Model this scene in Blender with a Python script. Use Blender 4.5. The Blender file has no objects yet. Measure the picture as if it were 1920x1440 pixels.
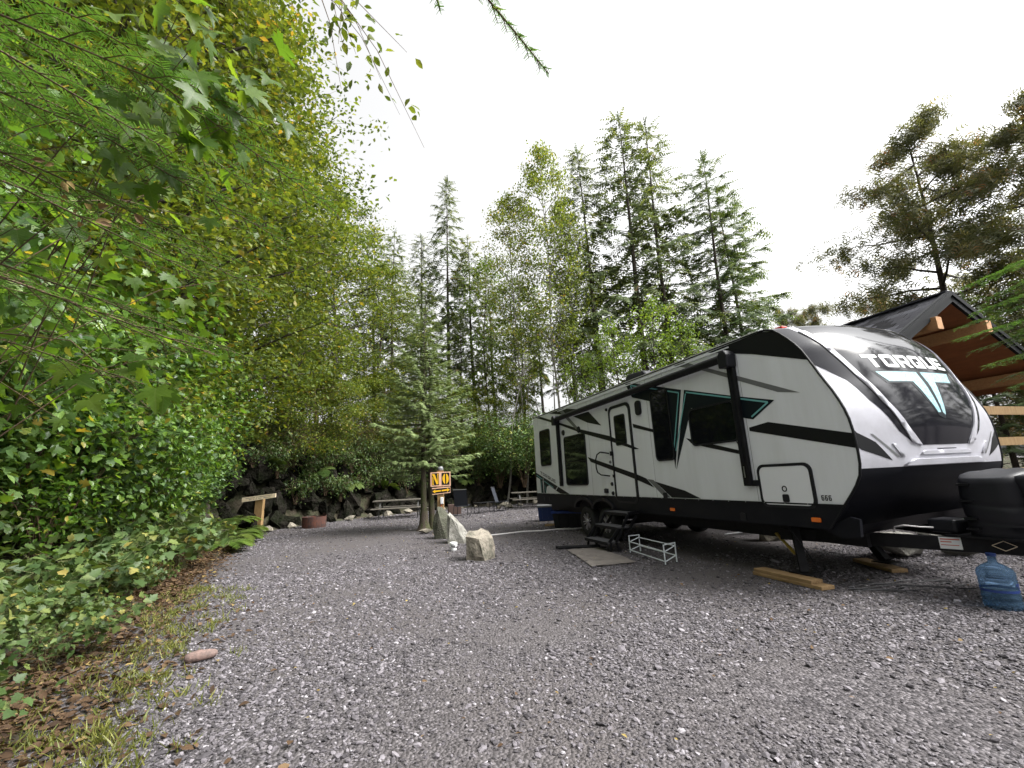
import bpy, bmesh, math, random
import numpy as np
from mathutils import Vector, Matrix
R = math.radians
scene = bpy.context.scene
col = scene.collection

# ------------------------------------------------------------------ camera, sky, sun, exposure
cam_data = bpy.data.cameras.new('camera')
cam_data.sensor_width = 36.0
cam_data.lens = 15.62
cam_data.clip_start = 0.05
cam_data.clip_end = 2000
camera = bpy.data.objects.new('camera', cam_data)
col.objects.link(camera)
F = Vector((0, 0.97802, 0.20851)); RT = Vector((0.99880, 0.01020, -0.04786)); UP = Vector((0.04893, -0.20826, 0.97685))
camera.matrix_world = Matrix(((RT.x, UP.x, -F.x, 0), (RT.y, UP.y, -F.y, 0), (RT.z, UP.z, -F.z, 1.3745), (0, 0, 0, 1)))
scene.camera = camera

SUN_EL, SUN_AZ = R(50), R(104)           # azimuth clockwise from +Y: high on the right, veiled by cloud
world = bpy.data.worlds.new('World'); scene.world = world; world.use_nodes = True
nt = world.node_tree; nt.nodes.clear()
sky = nt.nodes.new('ShaderNodeTexSky'); sky.sky_type = 'NISHITA'; sky.sun_disc = False
sky.sun_elevation = SUN_EL; sky.sun_rotation = SUN_AZ; sky.air_density = 1.0; sky.dust_density = 7.0; sky.ozone_density = 1.0
hs = nt.nodes.new('ShaderNodeHueSaturation'); hs.inputs['Saturation'].default_value = 0.03
bg = nt.nodes.new('ShaderNodeBackground'); bg.inputs['Strength'].default_value = 0.15
wo = nt.nodes.new('ShaderNodeOutputWorld')
nt.links.new(sky.outputs[0], hs.inputs['Color']); nt.links.new(hs.outputs[0], bg.inputs['Color']); nt.links.new(bg.outputs[0], wo.inputs[0])
sun_data = bpy.data.lights.new('sun', 'SUN'); sun_data.energy = 1.5; sun_data.angle = R(28); sun_data.color = (1.0, 0.96, 0.9)
sun = bpy.data.objects.new('sun', sun_data); col.objects.link(sun)
sd = Vector((math.sin(SUN_AZ) * math.cos(SUN_EL), math.cos(SUN_AZ) * math.cos(SUN_EL), math.sin(SUN_EL)))
sun.rotation_euler = sd.to_track_quat('Z', 'Y').to_euler()
vs = scene.view_settings
vs.view_transform = 'Standard'; vs.look = 'None'; vs.gamma = 1.0; vs.exposure = 1.5; vs.use_curve_mapping = False
scene.cycles.max_bounces = 6; scene.cycles.diffuse_bounces = 3; scene.cycles.glossy_bounces = 3
scene.cycles.transmission_bounces = 5; scene.cycles.transparent_max_bounces = 6

# ------------------------------------------------------------------ materials
def mat(name, color, rough=0.6, metal=0.0, spec=0.5, noise=None, bump=None, transmission=0.0, ior=1.45, coat=0.0):
    m = bpy.data.materials.new(name); m.use_nodes = True
    t = m.node_tree; b = t.nodes['Principled BSDF']
    b.inputs['Base Color'].default_value = (*color, 1); b.inputs['Roughness'].default_value = rough
    b.inputs['Metallic'].default_value = metal; b.inputs['Specular IOR Level'].default_value = spec
    b.inputs['Transmission Weight'].default_value = transmission; b.inputs['IOR'].default_value = ior
    b.inputs['Coat Weight'].default_value = coat
    tc = None
    def coords():
        nonlocal tc
        if tc is None: tc = t.nodes.new('ShaderNodeTexCoord')
        return tc.outputs['Object']
    if noise:            # (scale, colour2, contrast lo, hi[, stretch])
        n = t.nodes.new('ShaderNodeTexNoise'); n.inputs['Scale'].default_value = noise[0]; n.inputs['Detail'].default_value = 8
        n.inputs['Roughness'].default_value = 0.65
        src = coords()
        if len(noise) > 4:
            mp = t.nodes.new('ShaderNodeMapping'); mp.inputs['Scale'].default_value = noise[4]; t.links.new(src, mp.inputs[0]); src = mp.outputs[0]
        t.links.new(src, n.inputs['Vector'])
        r = t.nodes.new('ShaderNodeValToRGB'); e = r.color_ramp.elements
        e[0].position, e[1].position = noise[2], noise[3]; e[0].color = (*color, 1); e[1].color = (*noise[1], 1)
        t.links.new(n.outputs['Fac'], r.inputs[0]); t.links.new(r.outputs[0], b.inputs['Base Color'])
    if bump:             # (scale, strength, distance)
        n = t.nodes.new('ShaderNodeTexNoise'); n.inputs['Scale'].default_value = bump[0]; n.inputs['Detail'].default_value = 6
        t.links.new(coords(), n.inputs['Vector'])
        u = t.nodes.new('ShaderNodeBump'); u.inputs['Strength'].default_value = bump[1]; u.inputs['Distance'].default_value = bump[2]
        t.links.new(n.outputs['Fac'], u.inputs['Height']); t.links.new(u.outputs[0], b.inputs['Normal'])
    return m

def leaf_mat(name, stops, trans=0.35, trans_gain=1.5, rough=0.5, spec=0.35):
    """stops: list of (pos, colour) read through the per-leaf attribute 'tint'."""
    m = bpy.data.materials.new(name); m.use_nodes = True
    t = m.node_tree; b = t.nodes['Principled BSDF']; out = t.nodes['Material Output']
    a = t.nodes.new('ShaderNodeAttribute'); a.attribute_name = 'tint'
    oi = t.nodes.new('ShaderNodeObjectInfo')
    ad = t.nodes.new('ShaderNodeMath'); ad.operation = 'MULTIPLY_ADD'; ad.inputs[1].default_value = 0.18
    t.links.new(oi.outputs['Random'], ad.inputs[0]); t.links.new(a.outputs['Fac'], ad.inputs[2])
    su = t.nodes.new('ShaderNodeMath'); su.operation = 'SUBTRACT'; su.inputs[1].default_value = 0.09; su.use_clamp = True
    t.links.new(ad.outputs[0], su.inputs[0])
    r = t.nodes.new('ShaderNodeValToRGB'); el = r.color_ramp.elements
    while len(el) < len(stops): el.new(0.5)
    for e, (p, c) in zip(el, stops): e.position = p; e.color = (*c, 1)
    t.links.new(su.outputs[0], r.inputs[0]); t.links.new(r.outputs[0], b.inputs['Base Color'])
    b.inputs['Roughness'].default_value = rough; b.inputs['Specular IOR Level'].default_value = spec
    tr = t.nodes.new('ShaderNodeBsdfTranslucent')
    mx = t.nodes.new('ShaderNodeMixRGB'); mx.blend_type = 'MULTIPLY'; mx.inputs[0].default_value = 1
    mx.inputs[2].default_value = (trans_gain * 1.1, trans_gain, trans_gain * 0.45, 1)
    t.links.new(r.outputs[0], mx.inputs[1]); t.links.new(mx.outputs[0], tr.inputs['Color'])
    ms = t.nodes.new('ShaderNodeMixShader'); ms.inputs[0].default_value = trans
    t.links.new(b.outputs[0], ms.inputs[1]); t.links.new(tr.outputs[0], ms.inputs[2]); t.links.new(ms.outputs[0], out.inputs['Surface'])
    return m

M = {}
M['shell'] = mat('trailer_shell', (0.76, 0.785, 0.82), 0.42, noise=(2.2, (0.67, 0.69, 0.71), 0.35, 0.75, (1.6, 1, .22)))
M['shell_door'] = mat('trailer_door', (0.78, 0.80, 0.83), 0.4)
M['skirt'] = mat('skirt', (0.007, 0.0075, 0.011), 0.5, spec=.2, noise=(2.2, (0.014, 0.014, 0.017), .45, .8))
M['stripe'] = mat('stripe_black', (0.009, 0.0095, 0.011), 0.45, spec=.25)
M['stripe_grey'] = mat('stripe_grey', (0.15, 0.155, 0.16), 0.4)
M['navy'] = mat('decal_navy', (0.006, 0.010, 0.014), 0.45, spec=.25)
M['cyan'] = mat('decal_cyan', (0.16, 0.42, 0.42), 0.4)
M['palecyan'] = mat('logo_cyan', (0.20, 0.42, 0.48), 0.35, noise=(40, (0.38, 0.55, 0.6), .4, .6))
M['white'] = mat('decal_white', (0.62, 0.64, 0.64), 0.45)
M['cap_silver'] = mat('cap_silver', (0.47, 0.47, 0.52), 0.34, spec=.4, noise=(5, (0.39, 0.39, 0.425), .4, .75), bump=(90, .04, .003))
M['cap_black'] = mat('cap_gloss_black', (0.010, 0.010, 0.014), 0.09, spec=0.2, noise=(6, (0.016, 0.016, 0.02), .4, .8))
M['glass'] = mat('tinted_glass', (0.006, 0.007, 0.009), 0.04, spec=0.3)
M['rubber'] = mat('rubber', (0.014, 0.014, 0.015), 0.75, bump=(60, .3, .01))
M['blackmetal'] = mat('black_metal', (0.006, 0.006, 0.0075), 0.5, spec=.22, noise=(9, (0.012, 0.012, 0.014), .4, .7))
M['blackplastic'] = mat('black_plastic', (0.012, 0.0125, 0.016), 0.45, spec=.3, bump=(180, .15, .004))
M['alloy'] = mat('alloy', (0.45, 0.46, 0.48), 0.28, metal=0.9)
M['alloy_dark'] = mat('alloy_dark', (0.03, 0.03, 0.033), 0.35, metal=0.4)
M['amber'] = mat('amber_lens', (0.75, 0.17, 0.02), 0.25)
M['redlens'] = mat('red_lens', (0.45, 0.03, 0.02), 0.25)
M['tread'] = mat('step_tread', (0.06, 0.06, 0.065), 0.8, bump=(90, .5, .01))
M['roof_membrane'] = mat('roof_membrane', (0.55, 0.55, 0.53), 0.7)
M['yellow_steel'] = mat('yellow_brace', (0.28, 0.20, 0.03), 0.5)
M['wood_new'] = mat('new_timber', (0.33, 0.215, 0.105), 0.75, noise=(5, (0.19, 0.12, 0.055), .35, .68, (1, 7, 7)), bump=(40, .2, .01))
M['wood_post'] = mat('post_timber', (0.34, 0.22, 0.10), 0.75, noise=(5, (0.23, 0.14, 0.06), .35, .7, (6, 6, 1)), bump=(40, .25, .01))
M['wood_pale'] = mat('pale_board', (0.85, 0.72, 0.53), 0.6, noise=(4, (0.76, 0.62, 0.43), .35, .7, (1, 6, 6)))
M['wood_cedar'] = mat('cedar_beam', (0.34, 0.18, 0.075), 0.7, noise=(4, (0.24, 0.12, 0.048), .35, .7, (6, 1, 6)), bump=(30, .2, .01))
M['wood_end'] = mat('beam_end', (0.45, 0.24, 0.11), 0.7, noise=(9, (0.55, 0.31, 0.16), .4, .6))
M['soffit'] = mat('soffit_ply', (0.23, 0.085, 0.034), 0.6, noise=(3, (0.16, 0.06, 0.025), .35, .7, (1, 5, 1)))
M['wood_grey'] = mat('weathered_plank', (0.11, 0.10, 0.082), 0.8, noise=(5, (0.08, 0.07, 0.058), .35, .7, (1, 8, 8)), bump=(35, .3, .01))
M['bench_steel'] = mat('bench_steel', (0.05, 0.05, 0.048), 0.6)
M['shingle'] = mat('shingle', (0.018, 0.019, 0.023), 0.95, spec=.08, noise=(1.2, (0.040, 0.040, 0.046), .35, .7), bump=(140, .6, .01))
M['fascia'] = mat('fascia_black', (0.010, 0.011, 0.013), 0.6, spec=.15)
M['rock'] = mat('boulder', (0.27, 0.24, 0.195), 0.9, noise=(4.5, (0.085, 0.082, 0.062), .42, .64), bump=(26, .9, .03))
M['rock_dark'] = mat('dark_boulder', (0.10, 0.095, 0.075), 0.9, noise=(6, (0.045, 0.052, 0.03), .35, .68), bump=(20, .9, .04))
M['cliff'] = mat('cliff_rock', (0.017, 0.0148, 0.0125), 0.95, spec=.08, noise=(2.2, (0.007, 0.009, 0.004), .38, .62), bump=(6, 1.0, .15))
M['rock_pale'] = mat('pale_rock', (0.31, 0.30, 0.27), 0.9, noise=(5, (0.14, 0.135, 0.115), .40, .66), bump=(26, .8, .03))
M['rock_pink'] = mat('pink_stone', (0.21, 0.14, 0.122), 0.85, noise=(22, (0.105, 0.078, 0.07), .38, .66), bump=(60, .4, .01))
M['rust'] = mat('rusty_steel', (0.13, 0.045, 0.028), 0.85, noise=(8, (0.04, 0.03, 0.028), .35, .65), bump=(50, .4, .01))
M['bark'] = mat('bark', (0.075, 0.058, 0.045), 0.9, noise=(6, (0.030, 0.026, 0.020), .35, .65, (4, 4, 1)), bump=(30, .8, .03))
M['bark_moss'] = mat('mossy_bark', (0.062, 0.048, 0.036), 0.95, noise=(3, (0.055, 0.065, 0.022), .45, .62, (2, 2, 1)), bump=(30, .8, .03))
M['bark_birch'] = mat('birch_bark', (0.25, 0.235, 0.21), 0.8, noise=(7, (0.11, 0.10, 0.085), .45, .62, (3, 3, 6)), bump=(20, .4, .02))
M['stem'] = mat('woody_stem', (0.13, 0.085, 0.05), 0.8, noise=(12, (0.075, 0.05, 0.03), .35, .65))
M['stem_green'] = mat('green_stem', (0.10, 0.11, 0.04), 0.7)
M['yellow'] = mat('sign_yellow', (0.88, 0.50, 0.02), 0.45)
M['signblack'] = mat('sign_black', (0.012, 0.010, 0.010), 0.5)
M['signpink'] = mat('sign_pale_board', (0.85, 0.52, 0.36), 0.6)
M['whiteplastic'] = mat('white_plastic', (0.72, 0.73, 0.74), 0.4)
M['whitepaint'] = mat('white_painted_tube', (0.66, 0.71, 0.74), 0.35)
M['blueplastic'] = mat('blue_plastic', (0.010, 0.028, 0.115), 0.38)
M['blue_lid'] = mat('blue_lid', (0.012, 0.045, 0.26), 0.35)
M['orange'] = mat('orange_cord', (0.55, 0.10, 0.02), 0.5)
M['chairmesh'] = mat('sling_fabric', (0.035, 0.039, 0.048), 0.85, spec=.15)
M['mat_rug'] = mat('door_mat', (0.20, 0.178, 0.16), 0.95, noise=(5, (0.125, 0.11, 0.10), .35, .7), bump=(160, .7, .01))
M['brown_plastic'] = mat('brown_panel', (0.06, 0.035, 0.028), 0.7)
M['hose'] = mat('hose', (0.62, 0.60, 0.60), 0.5)
M['jug'] = mat('water_jug', (0.22, 0.38, 0.58), 0.12, transmission=0.85, ior=1.06)
M['jugband'] = mat('jug_print', (0.02, 0.05, 0.22), 0.4)
M['label_red'] = mat('sticker_red', (0.45, 0.09, 0.06), 0.5)
M['soil'] = mat('hillside_soil', (0.040, 0.031, 0.020), 0.95, noise=(2.5, (0.030, 0.036, 0.014), .4, .65), bump=(5, .9, .12))

def vary(m, k):          # each piece its own tone
    t = m.node_tree; b = t.nodes['Principled BSDF']; src = b.inputs['Base Color'].links[0].from_socket
    oi = t.nodes.new('ShaderNodeObjectInfo'); mr = t.nodes.new('ShaderNodeMapRange'); mr.inputs['To Min'].default_value = 1-k; mr.inputs['To Max'].default_value = 1+k; t.links.new(oi.outputs['Random'], mr.inputs[0])
    mx = t.nodes.new('ShaderNodeMixRGB'); mx.blend_type = 'MULTIPLY'; mx.inputs[0].default_value = 1; t.links.new(src, mx.inputs[1]); t.links.new(mr.outputs[0], mx.inputs[2]); t.links.new(mx.outputs[0], b.inputs['Base Color'])
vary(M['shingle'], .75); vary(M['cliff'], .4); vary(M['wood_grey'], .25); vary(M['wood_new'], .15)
LEAF = {}
LEAF['alder'] = leaf_mat('leaf_alder', [(0, (0.0389, 0.0672, 0.0137)), (.45, (0.0920, 0.1344, 0.0214)), (.8, (0.1698, 0.1911, 0.0292)), (1, (0.2830, 0.1946, 0.0428))], .42, 1.6)
LEAF['bush'] = leaf_mat('leaf_bush', [(0, (0.0268, 0.0591, 0.0170)), (.45, (0.0805, 0.1520, 0.0382)), (.85, (0.1611, 0.2576, 0.0595)), (1, (0.3354, 0.3167, 0.0742))], .26, 1.5, .45, .45)
LEAF['maple'] = leaf_mat('leaf_maple', [(0, (0.0316, 0.0791, 0.0129)), (.5, (0.0791, 0.1610, 0.0201)), (.9, (0.1509, 0.2444, 0.0316)), (1, (0.3163, 0.2444, 0.0431))], .42, 1.8, .38, .6)
LEAF['bramble'] = leaf_mat('leaf_bramble', [(0, (0.0331, 0.0642, 0.0181)), (.5, (0.0759, 0.1239, 0.0362)), (.85, (0.1422, 0.1826, 0.0526)), (1, (0.2963, 0.2434, 0.0634))], .26, 1.4, .5, .35)
LEAF['birch'] = leaf_mat('leaf_birch', [(0, (0.0823, 0.1247, 0.0246)), (.5, (0.1495, 0.2053, 0.0382)), (.85, (0.2317, 0.2420, 0.0479)), (1, (0.3289, 0.2199, 0.0683))], .4, 1.5)
LEAF['lime'] = leaf_mat('leaf_lime', [(0, (0.0648, 0.1152, 0.0187)), (.5, (0.1224, 0.2016, 0.0288)), (1, (0.2016, 0.2592, 0.0504))], .42, 1.6)
LEAF['conifer'] = leaf_mat('needles_dark', [(0, (0.0516, 0.0774, 0.0319)), (.5, (0.1032, 0.1411, 0.0546)), (.9, (0.1702, 0.2002, 0.0774)), (1, (0.2452, 0.1593, 0.0797))], .32, 1.4)
LEAF['cedar'] = leaf_mat('needles_cedar', [(0, (0.0598, 0.0718, 0.0351)), (.5, (0.1195, 0.1316, 0.0648)), (.78, (0.1846, 0.1644, 0.0837)), (.97, (0.3516, 0.1570, 0.0877))], .38, 1.4)
LEAF['hem'] = leaf_mat('needles_hemlock', [(0, (0.0375, 0.0650, 0.0250)), (.5, (0.0750, 0.1150, 0.0425)), (.9, (0.1187, 0.1562, 0.0600)), (1, (0.1625, 0.1250, 0.0625))], .34, 1.4)
LEAF['spruce'] = leaf_mat('needles_blue', [(0, (0.1015, 0.1492, 0.0549)), (.5, (0.1828, 0.2457, 0.0975)), (1, (0.3047, 0.3685, 0.1707))], .15, 1.2)
LEAF['fir'] = leaf_mat('needles_fir', [(0, (0.0359, 0.0966, 0.0221)), (.5, (0.0760, 0.1794, 0.0359)), (.9, (0.1310, 0.2552, 0.0620)), (1, (0.2622, 0.2346, 0.0620))], .3, 1.4, .35, .6)
LEAF['fern'] = leaf_mat('leaf_fern', [(0, (.050, .095, .015)), (.5, (.095, .160, .028)), (1, (.160, .200, .045))], .35, 1.5)
LEAF['fern_dark'] = leaf_mat('leaf_fern_dark', [(0, (0.0240, 0.0504, 0.0120)), (.5, (0.0540, 0.0960, 0.0216)), (1, (0.1080, 0.1440, 0.0360))], .3, 1.4)
LEAF['grass'] = leaf_mat('leaf_grass', [(0, (.070, .090, .020)), (.5, (.130, .150, .030)), (1, (.240, .230, .060))], .3, 1.3)
LEAF['litter'] = leaf_mat('leaf_litter', [(0, (.030, .019, .012)), (.4, (.082, .050, .029)), (.8, (.150, .098, .055)), (1, (.30, .23, .08))], .2, 1.1, .8, .2)

# ------------------------------------------------------------------ helpers
def link(o, parent=None):
    col.objects.link(o)
    if parent: o.parent = parent
    return o
def tag(o, label=None, cat=None, group=None, kind=None):
    if label: o['label'] = label
    if cat: o['category'] = cat
    if group: o['group'] = group
    if kind: o['kind'] = kind
    return o
def thing(name, loc, rz=0, label=None, cat=None, group=None):
    o = bpy.data.objects.new(name, None); o.location = loc; o.rotation_euler = (0, 0, rz); o.empty_display_size = .2
    col.objects.link(o); return tag(o, label, cat, group)
def copy_tree(o, parent=None):
    c = o.copy(); col.objects.link(c); c.parent = parent
    for ch in o.children: copy_tree(ch, c)
    return c

class MB:
    def __init__(s): s.v = []; s.f = []
    def add(s, vs, fs):
        k = len(s.v); s.v += [tuple(p) for p in vs]; s.f += [tuple(i + k for i in f) for f in fs]; return s
    def box(s, x0, x1, y0, y1, z0, z1):
        return s.add([(x0,y0,z0),(x1,y0,z0),(x1,y1,z0),(x0,y1,z0),(x0,y0,z1),(x1,y0,z1),(x1,y1,z1),(x0,y1,z1)],
                     [(0,3,2,1),(4,5,6,7),(0,1,5,4),(1,2,6,5),(2,3,7,6),(3,0,4,7)])
    def prism(s, poly, y0, y1):          # poly in (x, z), extruded along y
        n = len(poly); a = sum(poly[i][0]*poly[(i+1)%n][1]-poly[(i+1)%n][0]*poly[i][1] for i in range(n))
        if a < 0: poly = poly[::-1]
        vs = [(p[0], y0, p[1]) for p in poly] + [(p[0], y1, p[1]) for p in poly]
        return s.add(vs, [tuple(range(n)), tuple(range(2*n-1, n-1, -1))] + [((i+1)%n, i, i+n, (i+1)%n+n) for i in range(n)])
    def slab(s, poly, z0, z1):           # poly in (x, y), extruded along z
        n = len(poly); a = sum(poly[i][0]*poly[(i+1)%n][1]-poly[(i+1)%n][0]*poly[i][1] for i in range(n))
        if a < 0: poly = poly[::-1]
        vs = [(p[0], p[1], z0) for p in poly] + [(p[0], p[1], z1) for p in poly]
        return s.add(vs, [tuple(range(n-1, -1, -1)), tuple(range(n, 2*n))] + [(i, (i+1)%n, (i+1)%n+n, i+n) for i in range(n)])
    def bar(s, a, b, w, h, up=(0,0,1)):  # rectangular bar from a to b
        a, b = Vector(a), Vector(b); d = (b-a).normalized(); x = d.cross(Vector(up))
        if x.length < 1e-4: x = d.cross(Vector((1,0,0)))
        x.normalize(); y = x.cross(d)
        vs = [p + x*i*w/2 + y*j*h/2 for p in (a, b) for i, j in ((-1,-1),(1,-1),(1,1),(-1,1))]
        return s.add(vs, [(0,1,2,3),(7,6,5,4),(0,4,5,1),(1,5,6,2),(2,6,7,3),(3,7,4,0)])
    def tube(s, pts, r, n=8, cap=True):
        pts = [Vector(p) for p in pts]; rs = r if hasattr(r, '__len__') else [r]*len(pts)
        vs = []; fs = []; x = None
        for i, p in enumerate(pts):
            d = (pts[min(i+1, len(pts)-1)] - pts[max(i-1, 0)]).normalized()
            if x is None: x = d.cross(Vector((0,0,1)) if abs(d.z) < .9 else Vector((1,0,0))).normalized()
            else: x = (x - d*x.dot(d)).normalized()
            y = d.cross(x)
            vs += [p + (x*math.cos(2*math.pi*k/n) + y*math.sin(2*math.pi*k/n))*rs[i] for k in range(n)]
        for i in range(len(pts)-1):
            fs += [(i*n+k, i*n+(k+1)%n, (i+1)*n+(k+1)%n, (i+1)*n+k) for k in range(n)]
        if cap: fs += [tuple(range(n-1, -1, -1)), tuple(range((len(pts)-1)*n, len(pts)*n))]
        return s.add(vs, fs)
    def lathe(s, prof, n=24, axis='z', c=(0,0,0)):     # prof: (radius, height)
        vs = []; fs = []
        for r, h in prof:
            for k in range(n):
                a = 2*math.pi*k/n; x, y = r*math.cos(a), r*math.sin(a)
                p = (x, y, h) if axis == 'z' else ((x, h, y) if axis == 'y' else (h, x, y))
                vs.append((p[0]+c[0], p[1]+c[1], p[2]+c[2]))
        for i in range(len(prof)-1):
            q = [(i*n+k, i*n+(k+1)%n, (i+1)*n+(k+1)%n, (i+1)*n+k) for k in range(n)]
            fs += q if axis != 'y' else [f[::-1] for f in q]
        return s.add(vs, fs)
    def build(s, name, m, parent=None, smooth=False, bevel=0, loc=None, rz=0):
        me = bpy.data.meshes.new(name); me.from_pydata(s.v, [], s.f); me.update()
        if m: me.materials.append(m)
        if smooth: me.polygons.foreach_set('use_smooth', [True]*len(me.polygons))
        o = bpy.data.objects.new(name, me); link(o, parent)
        if bevel:
            b = o.modifiers.new('bevel', 'BEVEL'); b.width = bevel; b.segments = 2; b.limit_method = 'ANGLE'; b.angle_limit = R(40)
        if loc is not None: o.location = loc; o.rotation_euler = (0, 0, rz)
        return o
def rrect(x0, x1, z0, z1, r, n=5):
    out = []
    for cx, cz, a0 in ((x1-r, z1-r, 0), (x0+r, z1-r, 90), (x0+r, z0+r, 180), (x1-r, z0+r, 270)):
        out += [(cx + r*math.cos(R(a0+90*k/n)), cz + r*math.sin(R(a0+90*k/n))) for k in range(n+1)]
    return out
def ring(outer, inner, y0, y1, mb):       # frame between two loops of equal length, in (x, z)
    n = len(outer)
    vs = [(p[0], y0, p[1]) for p in outer] + [(p[0], y0, p[1]) for p in inner] + [(p[0], y1, p[1]) for p in outer] + [(p[0], y1, p[1]) for p in inner]
    fs = []
    for i in range(n):
        j = (i+1) % n
        fs += [(i, n+i, n+j, j), (i, j, 2*n+j, 2*n+i), (n+j, n+i, 3*n+i, 3*n+j)]
    return mb.add(vs, fs)
def strip(p, q, w, q_w=None):             # thin quad between two 2-D points
    p, q = Vector(p), Vector(q); d = (q-p).normalized(); nrm = Vector((-d.y, d.x)); q_w = w if q_w is None else q_w
    return [tuple(p + nrm*w/2), tuple(p - nrm*w/2), tuple(q - nrm*q_w/2), tuple(q + nrm*q_w/2)]

def raw_mesh(name, V, loops, counts, m, tint=None, smooth=False):
    me = bpy.data.meshes.new(name); V = np.asarray(V, np.float32)
    me.vertices.add(len(V)); me.vertices.foreach_set('co', V.ravel())
    me.loops.add(len(loops)); me.loops.foreach_set('vertex_index', np.asarray(loops, np.int32))
    counts = np.asarray(counts, np.int32); st = np.zeros(len(counts), np.int32); st[1:] = np.cumsum(counts)[:-1]
    me.polygons.add(len(counts)); me.polygons.foreach_set('loop_start', st)
    try: me.polygons.foreach_set('loop_total', counts)
    except Exception: pass
    if smooth: me.polygons.foreach_set('use_smooth', np.ones(len(counts), bool))
    me.update(calc_edges=True)
    if tint is not None:
        a = me.attributes.new('tint', 'FLOAT', 'POINT'); a.data.foreach_set('value', np.asarray(tint, np.float32))
    if m: me.materials.append(m)
    return me
def unit(a):
    return a / np.maximum(np.linalg.norm(a, axis=-1, keepdims=True), 1e-9)
def scatter(name, tpl, pos, axis, nrm, size, tint, m, wid=None):
    """copies of a flat template (verts in x=side, y=along, z=normal; faces all given) into one mesh"""
    tv, tf = tpl; tv = np.asarray(tv, np.float64)
    pos = np.asarray(pos, float); N = len(pos); axis = unit(np.asarray(axis, float)); nrm = np.asarray(nrm, float)
    side = unit(np.cross(axis, nrm)); nn = np.cross(side, axis)
    size = np.broadcast_to(np.asarray(size, float), (N,)); w = size if wid is None else size*np.broadcast_to(np.asarray(wid, float), (N,))
    V = pos[:, None, :] + side[:, None, :]*(tv[None, :, 0:1]*w[:, None, None]) + axis[:, None, :]*(tv[None, :, 1:2]*size[:, None, None]) + nn[:, None, :]*(tv[None, :, 2:3]*size[:, None, None])
    k = len(tv); fl = np.concatenate([np.asarray(f) for f in tf]); cnt = np.array([len(f) for f in tf])
    loops = (fl[None, :] + (np.arange(N)*k)[:, None]).ravel(); counts = np.tile(cnt, N)
    return raw_mesh(name, V.reshape(-1, 3), loops, counts, m, np.repeat(np.broadcast_to(tint, (N,)), k))

# leaf templates: base at origin, tip at y = 1
T_OVATE = ([(0,0,0),(.26,.35,.07),(.2,.7,.03),(0,1,-.12),(-.2,.7,.03),(-.26,.35,.07),(0,.5,-.02)], [(0,1,6),(1,2,6),(2,3,6),(3,4,6),(4,5,6),(5,0,6)])
T_SIMPLE = ([(0,0,0),(.3,.5,.08),(0,1,-.05),(-.3,.5,.08)], [(0,1,2),(0,2,3)])
_lob = [(0,0),(.22,-.06),(.5,.12),(.36,.24),(.62,.52),(.34,.52),(.3,.66),(0,1.02),(-.3,.66),(-.34,.52),(-.62,.52),(-.36,.24),(-.5,.12),(-.22,-.06)]
T_LOBED = ([(x, y, .10*abs(x)*1.6 - .10*y*y) for x, y in _lob] + [(0,.36,-.02)], [(i, (i+1) % 14, 14) for i in range(14)])
_l5 = [(0,0),(.42,.05),(.3,.25),(.52,.6),(.22,.55),(0,1),(-.22,.55),(-.52,.6),(-.3,.25),(-.42,.05)]
T_LOB5 = ([(x, y, .12*abs(x) - .08*y*y) for x, y in _l5], [(0,1,2,8,9)[0:3], (0,2,8), (0,8,9), (2,3,4), (2,4,6), (2,6,8), (4,5,6), (6,7,8)])
_mp = [(0,0),(.10,-.03),(.36,-.16),(.33,-.02),(.55,.03),(.42,.14),(.72,.36),(.56,.38),(.60,.56),(.36,.44),(.22,.40),(.27,.62),(.15,.66),(.13,.84),(0,1.04),
       (-.13,.84),(-.15,.66),(-.27,.62),(-.22,.40),(-.36,.44),(-.60,.56),(-.56,.38),(-.72,.36),(-.42,.14),(-.55,.03),(-.33,-.02),(-.36,-.16),(-.10,-.03)]
T_MAPLE = ([(x, y, .30*abs(x) - .26*y*y - .22*x*x) for x, y in _mp] + [(0,.28,-.01)], [(i, (i+1) % 28, 28) for i in range(28)])
T_NEEDLE = ([(-.5,0,0),(.5,0,0),(.35,.85,.02),(0,1,0),(-.35,.85,.02)], [(0,1,2,4),(4,2,3)])
def spray_tpl(n, w, droop, seed):          # a flat conifer twig: a rachis with side blades
    r = random.Random(seed); v = []; f = []
    for i in range(n):
        for sgn in (-1, 1):
            y0 = (i + .3*r.random())/n*.92; L = w*(1 - .6*y0)*r.uniform(.75, 1.2); k = len(v)
            z0 = -droop*y0*y0
            v += [(0, y0, z0), (sgn*L*.55, y0 + L*.33, z0 + .02), (sgn*L, y0 + L*.62, z0 - .05), (0, y0 + .13, z0)]
            f += [(k, k+1, k+2, k+3) if sgn > 0 else (k+3, k+2, k+1, k)]
    k = len(v); v += [(-.02, .8, -droop*.6), (.02, .8, -droop*.6), (0, 1.08, -droop*1.1)]; f += [(k, k+1, k+2)]
    return v, f
def newobj(name, me, parent=None, kind=None):
    o = bpy.data.objects.new(name, me); link(o, parent)
    if kind: o['kind'] = kind
    return o

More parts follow.
